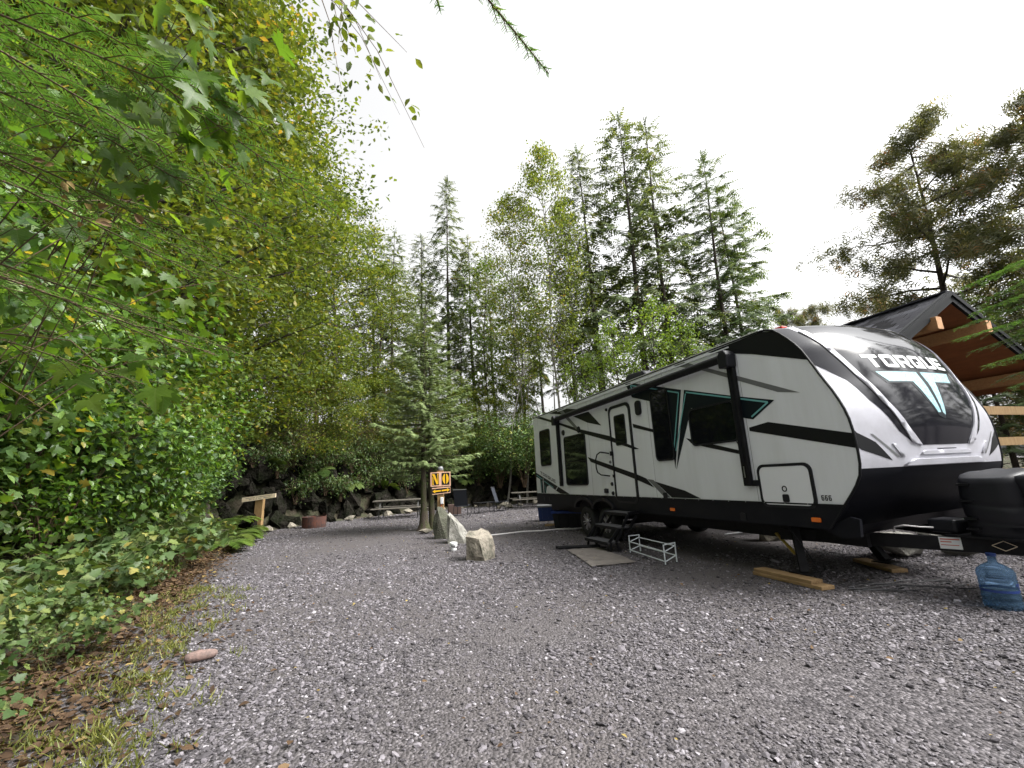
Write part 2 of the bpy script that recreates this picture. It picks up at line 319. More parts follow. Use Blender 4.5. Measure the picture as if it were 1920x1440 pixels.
# ------------------------------------------------------------------ terrain: gravel lot, hillside with rock face
rng = np.random.default_rng(7)
def gravel_mat():
    m = bpy.data.materials.new('gravel_ground'); m.use_nodes = True; t = m.node_tree; b = t.nodes['Principled BSDF']
    tc = t.nodes.new('ShaderNodeTexCoord')
    vo = t.nodes.new('ShaderNodeTexVoronoi'); vo.inputs['Scale'].default_value = 48; t.links.new(tc.outputs['Object'], vo.inputs['Vector'])
    sp = t.nodes.new('ShaderNodeSeparateColor'); t.links.new(vo.outputs['Color'], sp.inputs[0])
    cr = t.nodes.new('ShaderNodeValToRGB'); e = cr.color_ramp.elements
    e[0].position = .05; e[0].color = (.036, .033, .036, 1); e[1].position = 1; e[1].color = (.17, .157, .165, 1)
    e2 = e.new(.6); e2.color = (.092, .084, .088, 1)
    t.links.new(sp.outputs[0], cr.inputs[0])
    n = t.nodes.new('ShaderNodeTexNoise'); n.inputs['Scale'].default_value = .55; n.inputs['Detail'].default_value = 5; t.links.new(tc.outputs['Object'], n.inputs['Vector'])
    r2 = t.nodes.new('ShaderNodeValToRGB'); r2.color_ramp.elements[0].position = .38; r2.color_ramp.elements[1].position = .62
    t.links.new(n.outputs['Fac'], r2.inputs[0])
    n3 = t.nodes.new('ShaderNodeTexNoise'); n3.inputs['Scale'].default_value = 60; n3.inputs['Detail'].default_value = 6; t.links.new(tc.outputs['Object'], n3.inputs['Vector'])
    r3 = t.nodes.new('ShaderNodeValToRGB'); r3.color_ramp.elements[0].color = (.046, .041, .041, 1); r3.color_ramp.elements[1].color = (.135, .122, .123, 1)
    r3.color_ramp.elements[0].position = .3; r3.color_ramp.elements[1].position = .7
    t.links.new(n3.outputs['Fac'], r3.inputs[0])
    mx = t.nodes.new('ShaderNodeMixRGB'); t.links.new(r2.outputs[0], mx.inputs[0]); t.links.new(cr.outputs[0], mx.inputs[1]); t.links.new(r3.outputs[0], mx.inputs[2])
    t.links.new(mx.outputs[0], b.inputs['Base Color']); b.inputs['Roughness'].default_value = .9; b.inputs['Specular IOR Level'].default_value = .25
    bp = t.nodes.new('ShaderNodeBump'); bp.inputs['Strength'].default_value = .9; bp.inputs['Distance'].default_value = .02; bp.invert = True
    t.links.new(vo.outputs['Distance'], bp.inputs['Height']); t.links.new(bp.outputs[0], b.inputs['Normal'])
    return m
g = MB(); g.add([(-400,-400,0),(400,-400,0),(400,400,0),(-400,400,0)], [(0,1,2,3)])
tag(g.build('gravel_ground', gravel_mat()), kind='structure')

EDGE = np.array([(-1.5,-3.5),(-1.9,-1.0),(-2.25,1.0),(-2.64,2.7),(-3.0,3.35),(-3.5,4.3),(-4.5,6.25),(-6.75,10.65),(-8.8,14.9),(-8.75,16.4),(-7.9,18.4),(-6.4,20.9),(-4.4,23.0),(-2.0,24.8),(2.0,26.3),(8.0,27.5),(18,28.5),(34,29)], float)
def resample(P, step):
    L = np.r_[0, np.cumsum(np.linalg.norm(np.diff(P, axis=0), axis=1))]; s = np.arange(0, L[-1], step)
    return np.stack([np.interp(s, L, P[:, 0]), np.interp(s, L, P[:, 1])], 1), s
EP, ES = resample(EDGE, .35)
for _ in range(3): EP[1:-1] = (EP[:-2] + 2*EP[1:-1] + EP[2:])/4
tg = unit(np.gradient(EP, axis=0)); EN = np.stack([-tg[:, 1], tg[:, 0]], 1)
for _ in range(25): EN[1:-1] = (EN[:-2] + 2*EN[1:-1] + EN[2:])/4
EN = unit(EN)
def sm(a, b, x): t = np.clip((x-a)/(b-a), 0, 1); return t*t*(3-2*t)
def hill_h(e, x, y, s):
    bank = np.interp(e, [0, .5, 1.2, 2.5, 5, 9, 14, 22, 40], [0, .10, .55, 1.6, 3.4, 5.4, 6.6, 7, 6])
    near = np.interp(e, [0, .6, 1.2, 1.8, 3, 5, 9, 14, 22, 40], [0, .04, .12, .5, 1.7, 3.3, 5.4, 6.6, 7, 6]); kn = sm(9, 5, y); bank = bank*(1-kn) + near*kn
    rock = np.interp(e, [0, .5, .9, 1.4, 2.2, 6, 11, 18, 40], [0, .15, 1.3, 2.7, 3.1, 4.6, 5.6, 5.2, 3])
    k = sm(15.5, 18.5, y + .35*x*0)           # left bank, then the rock face behind the benches
    h = bank*(1-k) + rock*k
    return h*(1 - .55*sm(6, 16, x))
EO = np.array([0, .25, .5, .7, .9, 1.1, 1.4, 1.8, 2.3, 3, 3.8, 4.8, 6, 7.5, 9, 11, 14, 18, 24, 34])
gx = EP[:, None, 0] + EN[:, None, 0]*EO[None, :]; gy = EP[:, None, 1] + EN[:, None, 1]*EO[None, :]
nz = rng.normal(0, 1, gx.shape); nz = (nz + np.roll(nz, 1, 0) + np.roll(nz, 1, 1))/2
gz = hill_h(EO[None, :], gx, gy, ES[:, None]) + nz*.10*np.clip(EO[None, :], 0, 1)
gz[:, 0] = -.03
na, nb = gx.shape
hv = np.stack([gx, gy, gz], -1).reshape(-1, 3)
hf = [(i*nb+j, (i+1)*nb+j, (i+1)*nb+j+1, i*nb+j+1) for i in range(na-1) for j in range(nb-1)]
hill = MB(); hill.add(hv.tolist(), hf); tag(hill.build('hillside', M['soil'], smooth=True), kind='structure')
def ground_z(x, y):
    d = (hv[:, 0]-x)**2 + (hv[:, 1]-y)**2; i = np.argmin(d)
    if d[i] > 4: return 0.0
    w = 1/(d + .02); k = np.argsort(d)[:6]; z = float((hv[k, 2]*w[k]).sum()/w[k].sum()); return max(z, 0.0)
def edge_at(y):                              # x of the left edge of the gravel at depth y
    return float(np.interp(y, EDGE[:9, 1], EDGE[:9, 0]))
def bank(y, e):                              # point on the bank: depth y along the edge, e metres out from it
    i = np.argmin(abs(EP[:48, 1]-y)); p = EP[i] + EN[i]*e; return p[0], p[1], ground_z(p[0], p[1])

# loose crushed stone: real stones on the lot
def gravel_points(n, y0, y1, x0, x1, pw=1.0):
    y = y0 + (y1-y0)*rng.random(n)**pw; x = x0 + (x1-x0)*rng.random(n)
    return np.stack([x, y], 1)
def vnoise(p, sc, seed):                     # cheap value noise
    r = np.random.default_rng(seed).random((64, 64)); q = p*sc + 100; i = np.floor(q).astype(int); f = q-i; f = f*f*(3-2*f)
    a = r[i[:, 0] % 64, i[:, 1] % 64]; b = r[(i[:, 0]+1) % 64, i[:, 1] % 64]; c = r[i[:, 0] % 64, (i[:, 1]+1) % 64]; d = r[(i[:, 0]+1) % 64, (i[:, 1]+1) % 64]
    return (a*(1-f[:, 0])+b*f[:, 0])*(1-f[:, 1]) + (c*(1-f[:, 0])+d*f[:, 0])*f[:, 1]
bands = [(1.7, 4.5, -3.6, 6, 2300), (4.5, 8, -5.6, 9, 1200), (8, 14, -8.5, 8, 480), (14, 25, -9, 7, 130)]
pts = []; szs = []
for y0, y1, x0, x1, dens in bands:
    p = gravel_points(int((y1-y0)*(x1-x0)*dens), y0, y1, x0, x1)
    keep = np.clip(.30 + 1.9*(vnoise(p, .45, 3)-.22) + .7*(vnoise(p, 1.6, 4)-.5), .08, 1)
    bare = np.exp(-(((p[:, 0]-1.75)/.75)**2 + ((p[:, 1]-3.3)/.55)**2)*1.2) + np.exp(-(((p[:, 0]-2.3)/.5)**2 + ((p[:, 1]-2.75)/.45)**2)*1.2)
    keep *= 1 - .92*np.clip(bare, 0, 1)
    ex = np.interp(p[:, 1], EDGE[:9, 1], EDGE[:9, 0]); keep *= sm(-.1, .9, p[:, 0]-ex)
    p = p[rng.random(len(p)) < keep]; pts.append(p)
    szs.append(rng.lognormal(0, .36, len(p))*(.0082 + .00040*(p[:, 1]-2).clip(0)))
pts = np.concatenate(pts); szs = np.concatenate(szs)
pm = bpy.data.meshes.new('loose_gravel'); pm.vertices.add(len(pts))
pm.vertices.foreach_set('co', np.concatenate([pts, (szs*.25)[:, None]], 1).astype(np.float32).ravel())
a = pm.attributes.new('size', 'FLOAT', 'POINT'); a.data.foreach_set('value', szs.astype(np.float32))
def stone_mat():
    m = bpy.data.materials.new('crushed_stone'); m.use_nodes = True; t = m.node_tree; b = t.nodes['Principled BSDF']
    at = t.nodes.new('ShaderNodeAttribute'); at.attribute_type = 'INSTANCER'; at.attribute_name = 'shade'
    r = t.nodes.new('ShaderNodeValToRGB'); e = r.color_ramp.elements
    e[0].color = (.030, .027, .030, 1); e[1].color = (.34, .322, .345, 1)
    for p, c in ((.38, (.080, .073, .080)), (.76, (.142, .130, .143)), (.95, (.205, .190, .206))): q = e.new(p); q.color = (*c, 1)
    t.links.new(at.outputs['Fac'], r.inputs[0]); t.links.new(r.outputs[0], b.inputs['Base Color'])
    b.inputs['Roughness'].default_value = .75; b.inputs['Specular IOR Level'].default_value = .35
    return m
SM = stone_mat()
go = bpy.data.objects.new('loose_gravel', pm); col.objects.link(go)
tag(go, 'loose grey crushed stone strewn over the whole lot', 'gravel', kind='stuff')
ng = bpy.data.node_groups.new('gravel_nodes', 'GeometryNodeTree')
ng.interface.new_socket('Geometry', in_out='INPUT', socket_type='NodeSocketGeometry'); ng.interface.new_socket('Geometry', in_out='OUTPUT', socket_type='NodeSocketGeometry')
N_ = ng.nodes.new; gi = N_('NodeGroupInput'); gout = N_('NodeGroupOutput')
ico = N_('GeometryNodeMeshIcoSphere'); ico.inputs['Radius'].default_value = 1.0; ico.inputs['Subdivisions'].default_value = 1
smt = N_('GeometryNodeSetMaterial'); smt.inputs['Material'].default_value = SM; ng.links.new(ico.outputs[0], smt.inputs[0])
iop = N_('GeometryNodeInstanceOnPoints'); ng.links.new(gi.outputs[0], iop.inputs['Points']); ng.links.new(smt.outputs[0], iop.inputs['Instance'])
rr = N_('FunctionNodeRandomValue'); rr.data_type = 'FLOAT_VECTOR'; rr.inputs[0].default_value = (-.45, -.45, 0); rr.inputs[1].default_value = (.45, .45, 6.28)
ng.links.new(rr.outputs[0], iop.inputs['Rotation'])
rs = N_('FunctionNodeRandomValue'); rs.data_type = 'FLOAT_VECTOR'; rs.inputs[0].default_value = (.8, .6, .3); rs.inputs[1].default_value = (1.75, 1.2, .75); rs.inputs['Seed'].default_value = 5
na_ = N_('GeometryNodeInputNamedAttribute'); na_.data_type = 'FLOAT'; na_.inputs[0].default_value = 'size'
vm = N_('ShaderNodeVectorMath'); vm.operation = 'SCALE'; ng.links.new(rs.outputs[0], vm.inputs[0]); ng.links.new(na_.outputs[0], vm.inputs['Scale'])
ng.links.new(vm.outputs[0], iop.inputs['Scale'])
st = N_('GeometryNodeStoreNamedAttribute'); st.data_type = 'FLOAT'; st.domain = 'INSTANCE'; st.inputs['Name'].default_value = 'shade'
rv = N_('FunctionNodeRandomValue'); rv.data_type = 'FLOAT'; rv.inputs['Seed'].default_value = 9
ng.links.new(iop.outputs[0], st.inputs['Geometry']); ng.links.new([o for o in rv.outputs if o.type == 'VALUE' and o.enabled][0], [i for i in st.inputs if i.name == 'Value' and i.enabled][0])
ng.links.new(st.outputs[0], gout.inputs[0])
md = go.modifiers.new('stones', 'NODES'); md.node_group = ng

# ------------------------------------------------------------------ rocks
def rock_mesh(name, seed, m, dims=(1, 1, 1), n=16, flat_base=True, rough=.03):
    r = random.Random(seed); bm = bmesh.new()
    for i in range(n):
        z = r.uniform(-1, 1); a = r.uniform(0, 6.283); q = math.sqrt(1-z*z); k = r.uniform(.82, 1.08)
        bm.verts.new((q*math.cos(a)*k, q*math.sin(a)*k, z*k))
    res = bmesh.ops.convex_hull(bm, input=bm.verts)
    bmesh.ops.delete(bm, geom=[v for v in bm.verts if not v.link_faces], context='VERTS')
    bmesh.ops.subdivide_edges(bm, edges=bm.edges[:], cuts=1, use_grid_fill=True)
    for v in bm.verts: v.co += Vector((r.uniform(-1, 1), r.uniform(-1, 1), r.uniform(-1, 1)))*rough
    lo = min(v.co.z for v in bm.verts); hi = max(v.co.z for v in bm.verts)
    for v in bm.verts:
        v.co.z = (v.co.z-lo)/(hi-lo)
        if flat_base and v.co.z < .12: v.co.z = 0
        v.co.x *= dims[0]/2; v.co.y *= dims[1]/2; v.co.z *= dims[2]
    me = bpy.data.meshes.new(name); bm.to_mesh(me); bm.free(); me.materials.append(m); return me
def poly_rock(name, rings, m, seed, cuts=2, rough=.02):
    """a boulder from stacked loops of points, hulled and roughened"""
    r = random.Random(seed); bm = bmesh.new()
    for p in rings: bm.verts.new(p)
    bmesh.ops.convex_hull(bm, input=bm.verts); bmesh.ops.delete(bm, geom=[v for v in bm.verts if not v.link_faces], context='VERTS')
    bmesh.ops.subdivide_edges(bm, edges=bm.edges[:], cuts=cuts, use_grid_fill=True)
    for v in bm.verts:
        if v.co.z > .02: v.co += Vector((r.uniform(-1, 1), r.uniform(-1, 1), r.uniform(-1, 1)))*rough
    me = bpy.data.meshes.new(name); bm.to_mesh(me); bm.free(); me.materials.append(m); return me
def put(name, me, loc, rz=0, sc=1, parent=None, rot=None):
    o = bpy.data.objects.new(name, me); link(o, parent); o.location = loc; o.rotation_euler = rot or (0, 0, rz)
    o.scale = (sc, sc, sc) if not hasattr(sc, '__len__') else sc
    return o
# the squared boulder nearest the camera, the light slanting one and the dark upright one behind
b1 = poly_rock('boulder', [(-.25,-.12,0),(.08,-.25,0),(.27,.0,0),(.2,.22,0),(-.22,.2,0),(-.25,-.14,.36),(-.02,-.23,.33),(.24,.02,.30),(.2,.2,.36),(-.2,.18,.41),(.05,.2,.43),(.02,-.24,.12),(.27,-.02,.1)], M['rock'], 3, 2, .012)
tag(put('boulder', b1, (-.72, 8.45, -.03), .1, (1, 1, 1.22)), 'squat tan boulder with a dark left face, nearest of the three boulders', 'boulder')
b2 = poly_rock('boulder', [(-.34,-.22,0),(.28,-.25,0),(.42,.1,0),(.2,.4,0),(-.3,.35,0),(-.38,-.1,.35),(-.42,.15,.86),(-.33,.3,.92),(-.25,-.05,.8),(0,-.1,.6),(.3,.0,.28),(.35,.2,.3),(.05,.35,.6)], M['rock_pale'], 5, 2, .016)
tag(put('boulder', b2, (-1.42, 10.75, -.04), 0, (.62, .75, .76)), 'pale grey slanting boulder between the dark boulder and the squat tan one', 'boulder')
b3 = poly_rock('boulder', [(-.3,-.2,0),(.12,-.3,0),(.32,0,0),(.2,.3,0),(-.25,.25,0),(-.34,-.1,.5),(-.1,-.25,.7),(.25,-.08,.72),(-.18,.1,1.12),(-.02,.15,1.13),(.22,.2,.85),(-.3,.15,.75)], M['rock_dark'], 8, 2, .02)
tag(put('boulder', b3, (-1.93, 11.75, -.04), .2, (.72, .75, .72)), 'tall dark mossy boulder standing right in front of the sign post', 'boulder')
tag(put('stone', rock_mesh('stone', 31, M['rock'], (.45, .35, .14)), (-2.62, 12.95, 0), .3), 'flat stone at the foot of the spruce trunk', 'stone')
pk = MB(); prof = [(.001, -.115), (.032, -.105), (.047, -.07), (.052, 0), (.050, .06), (.040, .1), (.02, .118), (.001, .12)]
pk.lathe(prof, 14, 'x'); rq = random.Random(6); pk.v = [(x + rq.uniform(-.005, .005), y*(1+.12*math.sin(x*30)) + rq.uniform(-.004, .004), z*(1 - .1*math.sin(x*22)) + rq.uniform(-.004, .004)) for x, y, z in pk.v]; po = pk.build('stone', M['rock_pink'], smooth=True); po.location = (-2.74, 4.12, .042); po.rotation_euler = (0, 0, .55); po.scale = (1, .9, .85)
tag(po, 'smooth oblong pink stone lying alone on the gravel', 'stone')
for i, (x, y, s, l) in enumerate([(4.75, 8.9, (.62, .5, .38), 'pale boulder seen under the trailer beside a tangle of white rope'),
                                  (5.55, 6.95, (1.15, .7, .33), 'low wide grey boulder beyond the timber jack pad under the tongue'),
                                  (6.25, 6.75, (.62, .45, .24), 'flat-topped pale rock below the trailer tongue'),
                                  (7.0, 7.9, (.9, .5, .3), 'grey rock behind the gas bottle cover under the trailer tongue')]):
    tag(put('boulder', rock_mesh('boulder', 40+i, M['rock_pale'] if i else M['rock'], s, 18, True, .02), (x, y, 0), .4*i), l, 'boulder')
# rock face: broken blocks set into the hillside
cliff = thing('rock_face', (-5, 22, 0), 0, 'dark broken rock face behind the benches, draped in ferns', 'rock face')
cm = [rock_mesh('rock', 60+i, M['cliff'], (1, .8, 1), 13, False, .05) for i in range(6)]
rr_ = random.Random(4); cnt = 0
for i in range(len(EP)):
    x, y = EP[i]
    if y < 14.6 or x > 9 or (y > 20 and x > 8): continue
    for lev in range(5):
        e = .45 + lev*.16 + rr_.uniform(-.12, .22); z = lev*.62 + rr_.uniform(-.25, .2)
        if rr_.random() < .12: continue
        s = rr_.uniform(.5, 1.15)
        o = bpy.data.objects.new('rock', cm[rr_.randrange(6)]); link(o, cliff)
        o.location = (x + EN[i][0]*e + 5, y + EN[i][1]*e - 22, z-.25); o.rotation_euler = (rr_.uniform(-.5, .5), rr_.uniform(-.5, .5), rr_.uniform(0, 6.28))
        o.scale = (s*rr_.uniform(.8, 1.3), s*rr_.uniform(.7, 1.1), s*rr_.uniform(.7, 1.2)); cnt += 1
# pale edging stones at the far rim of the gravel
em = [rock_mesh('edging_stone', 80+i, M['rock'], (.5, .35, .22), 12, True, .03) for i in range(4)]
for i, (x, y) in enumerate([(-8.55,15.75),(-8.3,16.9),(-7.75,17.9),(-7.0,19.2),(-6.5,20.1),(-5.9,20.9),(-5.2,21.7),(-4.5,22.4),(-3.7,22.9),(-3.0,23.4),(-2.2,23.9),(-1.5,24.2),(-.7,23.6),(.1,23.9),(.9,24.1),(-.9,21.9),(-.4,22.2)]):
    s = rr_.uniform(.7, 1.5)
    tag(put('edging_stone', em[i % 4], (x, y, -.01), rr_.uniform(0, 6), s), 'small pale stone edging the far rim of the gravel', 'stone', 'pale stones edging the gravel')

# ------------------------------------------------------------------ travel trailer (local x = towards the hitch, y = into the trailer, z = up)
pr0 = random.Random(3); M['streak'] = mat('rain_grime', (0.58, 0.59, 0.60), 0.6)
YAW = 0.3345; TX, TY = 1.5578, 10.6881; W = 2.50
tr = thing('travel_trailer', (TX, TY, 0), YAW - math.pi/2, 'white travel trailer with black stripes and a domed silver and black front', 'trailer')
def tw(u, w, v): return Vector((TX + math.sin(YAW)*u + math.cos(YAW)*w, TY - math.cos(YAW)*u + math.sin(YAW)*w, v))
REAR, ROOF, SK, BOT = -2.955, 3.125, .925, .635
PROF = np.array([(5.30,3.125),(5.42,3.115),(5.55,3.06),(5.815,2.779),(5.931,2.569),(6.036,2.347),(6.141,2.14),(6.234,1.88),(6.263,1.593),(6.252,1.30),(6.193,1.156),(6.042,.958),(5.80,.66)])
PL = np.r_[0, np.cumsum(np.hypot(*np.diff(PROF, axis=0).T))]; PL /= PL[-1]
PT = np.array([(PROF[min(k+1, 12)]-PROF[max(k-1, 0)])/(PL[min(k+1, 12)]-PL[max(k-1, 0)]) for k in range(13)])
def prof_at(t):
    t = min(max(t, 0), 1); i = min(max(int(np.searchsorted(PL, t))-1, 0), 11); h = PL[i+1]-PL[i]; a = (t-PL[i])/h
    return (2*a**3-3*a*a+1)*PROF[i] + (a**3-2*a*a+a)*h*PT[i] + (3*a*a-2*a**3)*PROF[i+1] + (a**3-a*a)*h*PT[i+1]
def cap_pt(w, t, off=0.0):
    def base(w, t):
        u, v = prof_at(t); s = min(abs(w/(W/2)-1), 1)
        return Vector((u + float(np.interp(t, [0,.15,.27,.36,.5,.66,.75,1], [.36,.33,.29,.26,.19,.12,.10,.06]))*(1-s**2.6), w, v))
    p = base(w, t)
    if off:
        e = .004; w0, w1 = max(w-e, 0), min(w+e, W); t0, t1 = max(t-e, 0), min(t+e, 1)
        nn = (base(w1, t)-base(w0, t)).cross(base(w, t1)-base(w, t0))
        if nn.length > 1e-9: p = p - nn.normalized()*off if nn.x < 0 else p + nn.normalized()*off
    return p
# body: near and far walls, roof, rear wall, floor, as one shell
front = [tuple(prof_at(t)) for t in np.linspace(0, 1, 26)]
sidepoly = [(REAR, SK-.005), (REAR, ROOF+.012)] + [(p[0], p[1]) for p in front if p[1] > .97] + [(6.0, SK-.005)]
sh = MB(); sh.prism(sidepoly, .012, W-.012); sh.build('shell', M['shell'], tr)
rm = MB(); rm.prism([(REAR-.01, ROOF+.002), (5.36, ROOF-.008), (5.36, ROOF+.010), (REAR-.01, ROOF+.020)], -.006, W+.006); rm.build('roof_edge', M['stripe'], tr)
rr2 = MB(); rr2.prism([(REAR+.01, ROOF+.02), (5.3, ROOF+.012), (5.2, ROOF+.045), (REAR+.05, ROOF+.055)], .05, W-.05); rr2.build('roof', M['roof_membrane'], tr)
wallpoly = [(REAR, SK), (REAR, ROOF)] + [(p[0]-.0, p[1]) for p in front if p[1] > .955] + [(6.02, SK)]
wp = MB(); wp.prism(wallpoly, 0.0, .0115); wp.build('side_wall', M['shell'], tr)
# skirt with the two wheel openings
def arc(cx, r, z0, n=10, sq=.98):
    return [(cx + r*math.cos(math.pi*k/n), z0 + r*sq*math.sin(math.pi*k/n)) for k in range(n+1)]
sp = [(REAR, BOT), (REAR, SK), (6.03, SK), (5.80, BOT+.02)] + [(p[0], p[1]+(BOT-.62)) for p in arc(.876, .40, .62, 10, .46)] + [(p[0], p[1]+(BOT-.62)) for p in arc(0, .40, .62, 10, .46)]
sk = MB(); sk.prism(sp, -.016, .06); sk.build('skirt', M['skirt'], tr)
ht = MB(); ht.box(REAR, 6.03, -.022, -.0165, SK-.012, SK+.006); ht.build('skirt_trim', M['stripe'], tr)
fl = MB()
for cx in (0, .876):
    o_ = arc(cx, .47, BOT, 14, .52); i_ = arc(cx, .40, BOT, 14, .46)
    vs_ = [(p[0], -.055, p[1]) for p in o_] + [(p[0], -.055, p[1]) for p in i_] + [(p[0], -.017, p[1]) for p in o_] + [(p[0], .05, p[1]) for p in i_]; n_ = len(o_)
    fl.add(vs_, [f for i in range(n_-1) for f in ((i, n_+i, n_+i+1, i+1), (i, i+1, 2*n_+i+1, 2*n_+i), (n_+i+1, n_+i, 3*n_+i, 3*n_+i+1))])
fl.build('fender', M['blackplastic'], tr)
# dark underside: floor, frame rails, axles, tanks, wheel wells
ub = MB(); ub.box(REAR+.01, 5.72, .30, W-.012, BOT-.02, SK-.006); ub.build('underside', M['skirt'], tr)
fr = MB()
for w in (.42, W-.42): fr.box(REAR+.1, 5.9, w-.03, w+.03, .44, BOT-.021)
for u in (-2.5, -1.2, 1.8, 3.2, 4.6): fr.box(u, u+.06, .46, W-.46, .48, BOT-.022)
fr.build('chassis_rail', M['blackmetal'], tr)
tk = MB(); tk.box(1.5, 3.0, .6, 1.9, .40, .58); tk.box(-2.3, -1.0, .55, 1.9, .42, .58); tk.build('holding_tank', M['blackplastic'], tr, bevel=.03)
for u in (0, .876):
    ax = MB(); ax.tube([(u, .12, .34), (u, W-.12, .34)], .04, 10); ax.build('axle', M['blackmetal'], tr)
    for side in (0, 1):
        c = .02 if side == 0 else W-.24
        wh = MB(); wh.lathe([(.19, 0), (.205, -.005), (.30, -.012), (.327, .01), (.338, .05), (.338, .17), (.327, .21), (.30, .232), (.2, .22)], 40, 'y', (u, c, .338))
        tyre = wh.build('wheel', M['rubber'], tr, smooth=True)
        yo = c + (.002 if side == 0 else .218)
        rim = MB(); rim.lathe([(.205, 0), (.196, .018), (.188, .05), (.17, .06), (.001, .06)], 36, 'y', (u, yo, .338)); rim.build('rim', M['alloy_dark'], tyre, smooth=True)
        if side == 0:
            for k in range(6):
                a = k*math.pi/3 + .3 + u
                for off in (-.16, .16):
                    s0 = MB(); c0, s0_ = math.cos(a+off*1.8), math.sin(a+off*1.8); c1, s1_ = math.cos(a+off), math.sin(a+off)
                    s0.bar((u+.05*c0, yo+.012, .338+.05*s0_), (u+.188*c1, yo+.005, .338+.188*s1_), .019, .02, (0, 1, 0)); s0.build('spoke', M['alloy'], tyre)
            hb = MB(); hb.lathe([(.05, .02), (.05, 0), (.035, -.014), (.001, -.018)], 18, 'y', (u, yo, .338)); hb.build('hub_cap', M['alloy'], tyre, smooth=True)

# graphics on the near wall
def decal(name, polys, m, y=-.003, lab=None):
    d_ = MB()
    for p in polys: d_.prism(p, y, y+.0035)
    o = d_.build(name, m, tr)
    if lab: o['label'] = lab
    return o
decal('stripe', [[(-2.67,3.115),(-2.35,3.105),(.10,2.445),(1.358,2.157),(2.362,1.811),(2.2,1.815),(1.345,2.055),(.10,2.36),(-1.2,2.74)]], M['stripe'], -.005)
decal('stripe', [[(-1.72,3.105),(-.84,3.105),(.036,2.945),(-.60,2.90)]], M['stripe'], -.004)
decal('stripe', [[(-.263,2.815),(.528,2.808),(1.048,2.42),(.45,2.56)]], M['stripe'], -.0035)
decal('stripe', [[(-1.10,3.10),(-.90,3.10),(.02,2.455),(-.13,2.46)]], M['stripe_grey'], -.007)
decal('stripe', [[(.319,1.782),(2.178,1.353),(2.485,1.265),(2.697,1.101),(2.159,1.251),(.45,1.665)]], M['stripe'], -.005)
decal('stripe', [[(2.514,1.253),(2.692,1.233),(3.115,.94),(2.952,.94)]], M['stripe_grey'], -.004)
decal('stripe', [[(2.73,1.208),(3.49,1.055),(3.83,.94),(3.145,.94)]], M['stripe'], -.004)
decal('stripe', [[(2.23,2.305),(2.85,2.122),(2.84,2.070),(2.25,2.226)]], M['stripe'], -.004)
decal('stripe', [[(3.671,1.882),(4.75,1.598),(4.758,1.545),(4.1,1.70),(3.78,1.79)]], M['stripe'], -.004)
decal('stripe', [[(4.93,1.898),(5.236,1.933),(6.24,1.68),(6.262,1.60),(6.252,1.52),(4.93,1.852)]], M['stripe'], -.004)
decal('stripe', [[(3.589,3.105),(3.85,3.105),(4.945,2.595),(5.744,2.22),(5.45,2.285),(4.171,2.895)]], M['stripe_grey'], -.003)
fb = [(4.40,3.105),(5.34,3.115),(5.55,3.055),(5.815,2.775),(5.925,2.575),(5.169,2.861)]
decal('stripe', [fb], M['stripe'], -.0055)
decal('logo_blade', [[(2.122,3.105),(2.30,3.095),(3.699,2.672),(3.325,1.417),(3.300,2.486),(2.309,2.807)]], M['navy'], -.0045)
decal('logo_blade', [[(3.77,2.657),(4.738,2.371),(5.38,2.195),(5.016,1.998),(4.904,2.028),(3.877,2.337),(3.352,1.399)]], M['navy'], -.0045)
ln = []
for P in ([(2.30,3.045),(3.635,2.635),(3.345,1.72)], [(3.805,2.61),(5.285,2.185),(5.0,2.035)], [(3.795,2.59),(3.395,1.70)], [(2.30,3.04),(2.39,2.85)]):
    for p, q in zip(P, P[1:]): ln.append(strip(p, q, .022))
for i, l in enumerate(ln): decal('logo_outline', [l], M['cyan'], -.0052 - i*.0004)
decal('logo_outline', [strip((3.735,2.665),(3.34,1.41),.035,.012)], M['white'], -.0049)
# rear lower corner graphic
decal('stripe', [[(REAR,1.52),(-.79,.94),(-1.32,.94),(-1.62,1.02),(-2.2,1.21),(REAR,1.40)]], M['stripe'], -.004)
decal('stripe', [[(-2.66,1.33),(-2.48,1.28),(-2.46,.94),(-2.62,.94)]], M['navy'], -.0052)
decal('stripe', [strip((-2.43,1.36),(-2.43,.94),.03)], M['white'], -.0056)
decal('stripe', [[(-2.40,1.30),(-1.95,1.17),(-2.2,1.11),(-2.29,.94),(-2.40,.94)]], M['navy'], -.0053)
for k, l in enumerate([((REAR+.03,1.45),(-2.5,1.325)), ((-2.36,1.27),(-1.75,1.09)), ((-2.60,1.28),(-2.58,.95)), ((-2.34,1.16),(-2.26,.95))]):
    decal('logo_outline', [strip(l[0], l[1], .02)], M['cyan'], -.006 - k*.0004)
decal('stripe', [strip((-1.66,.99),(-1.42,1.13),.028)], M['white'], -.0056)
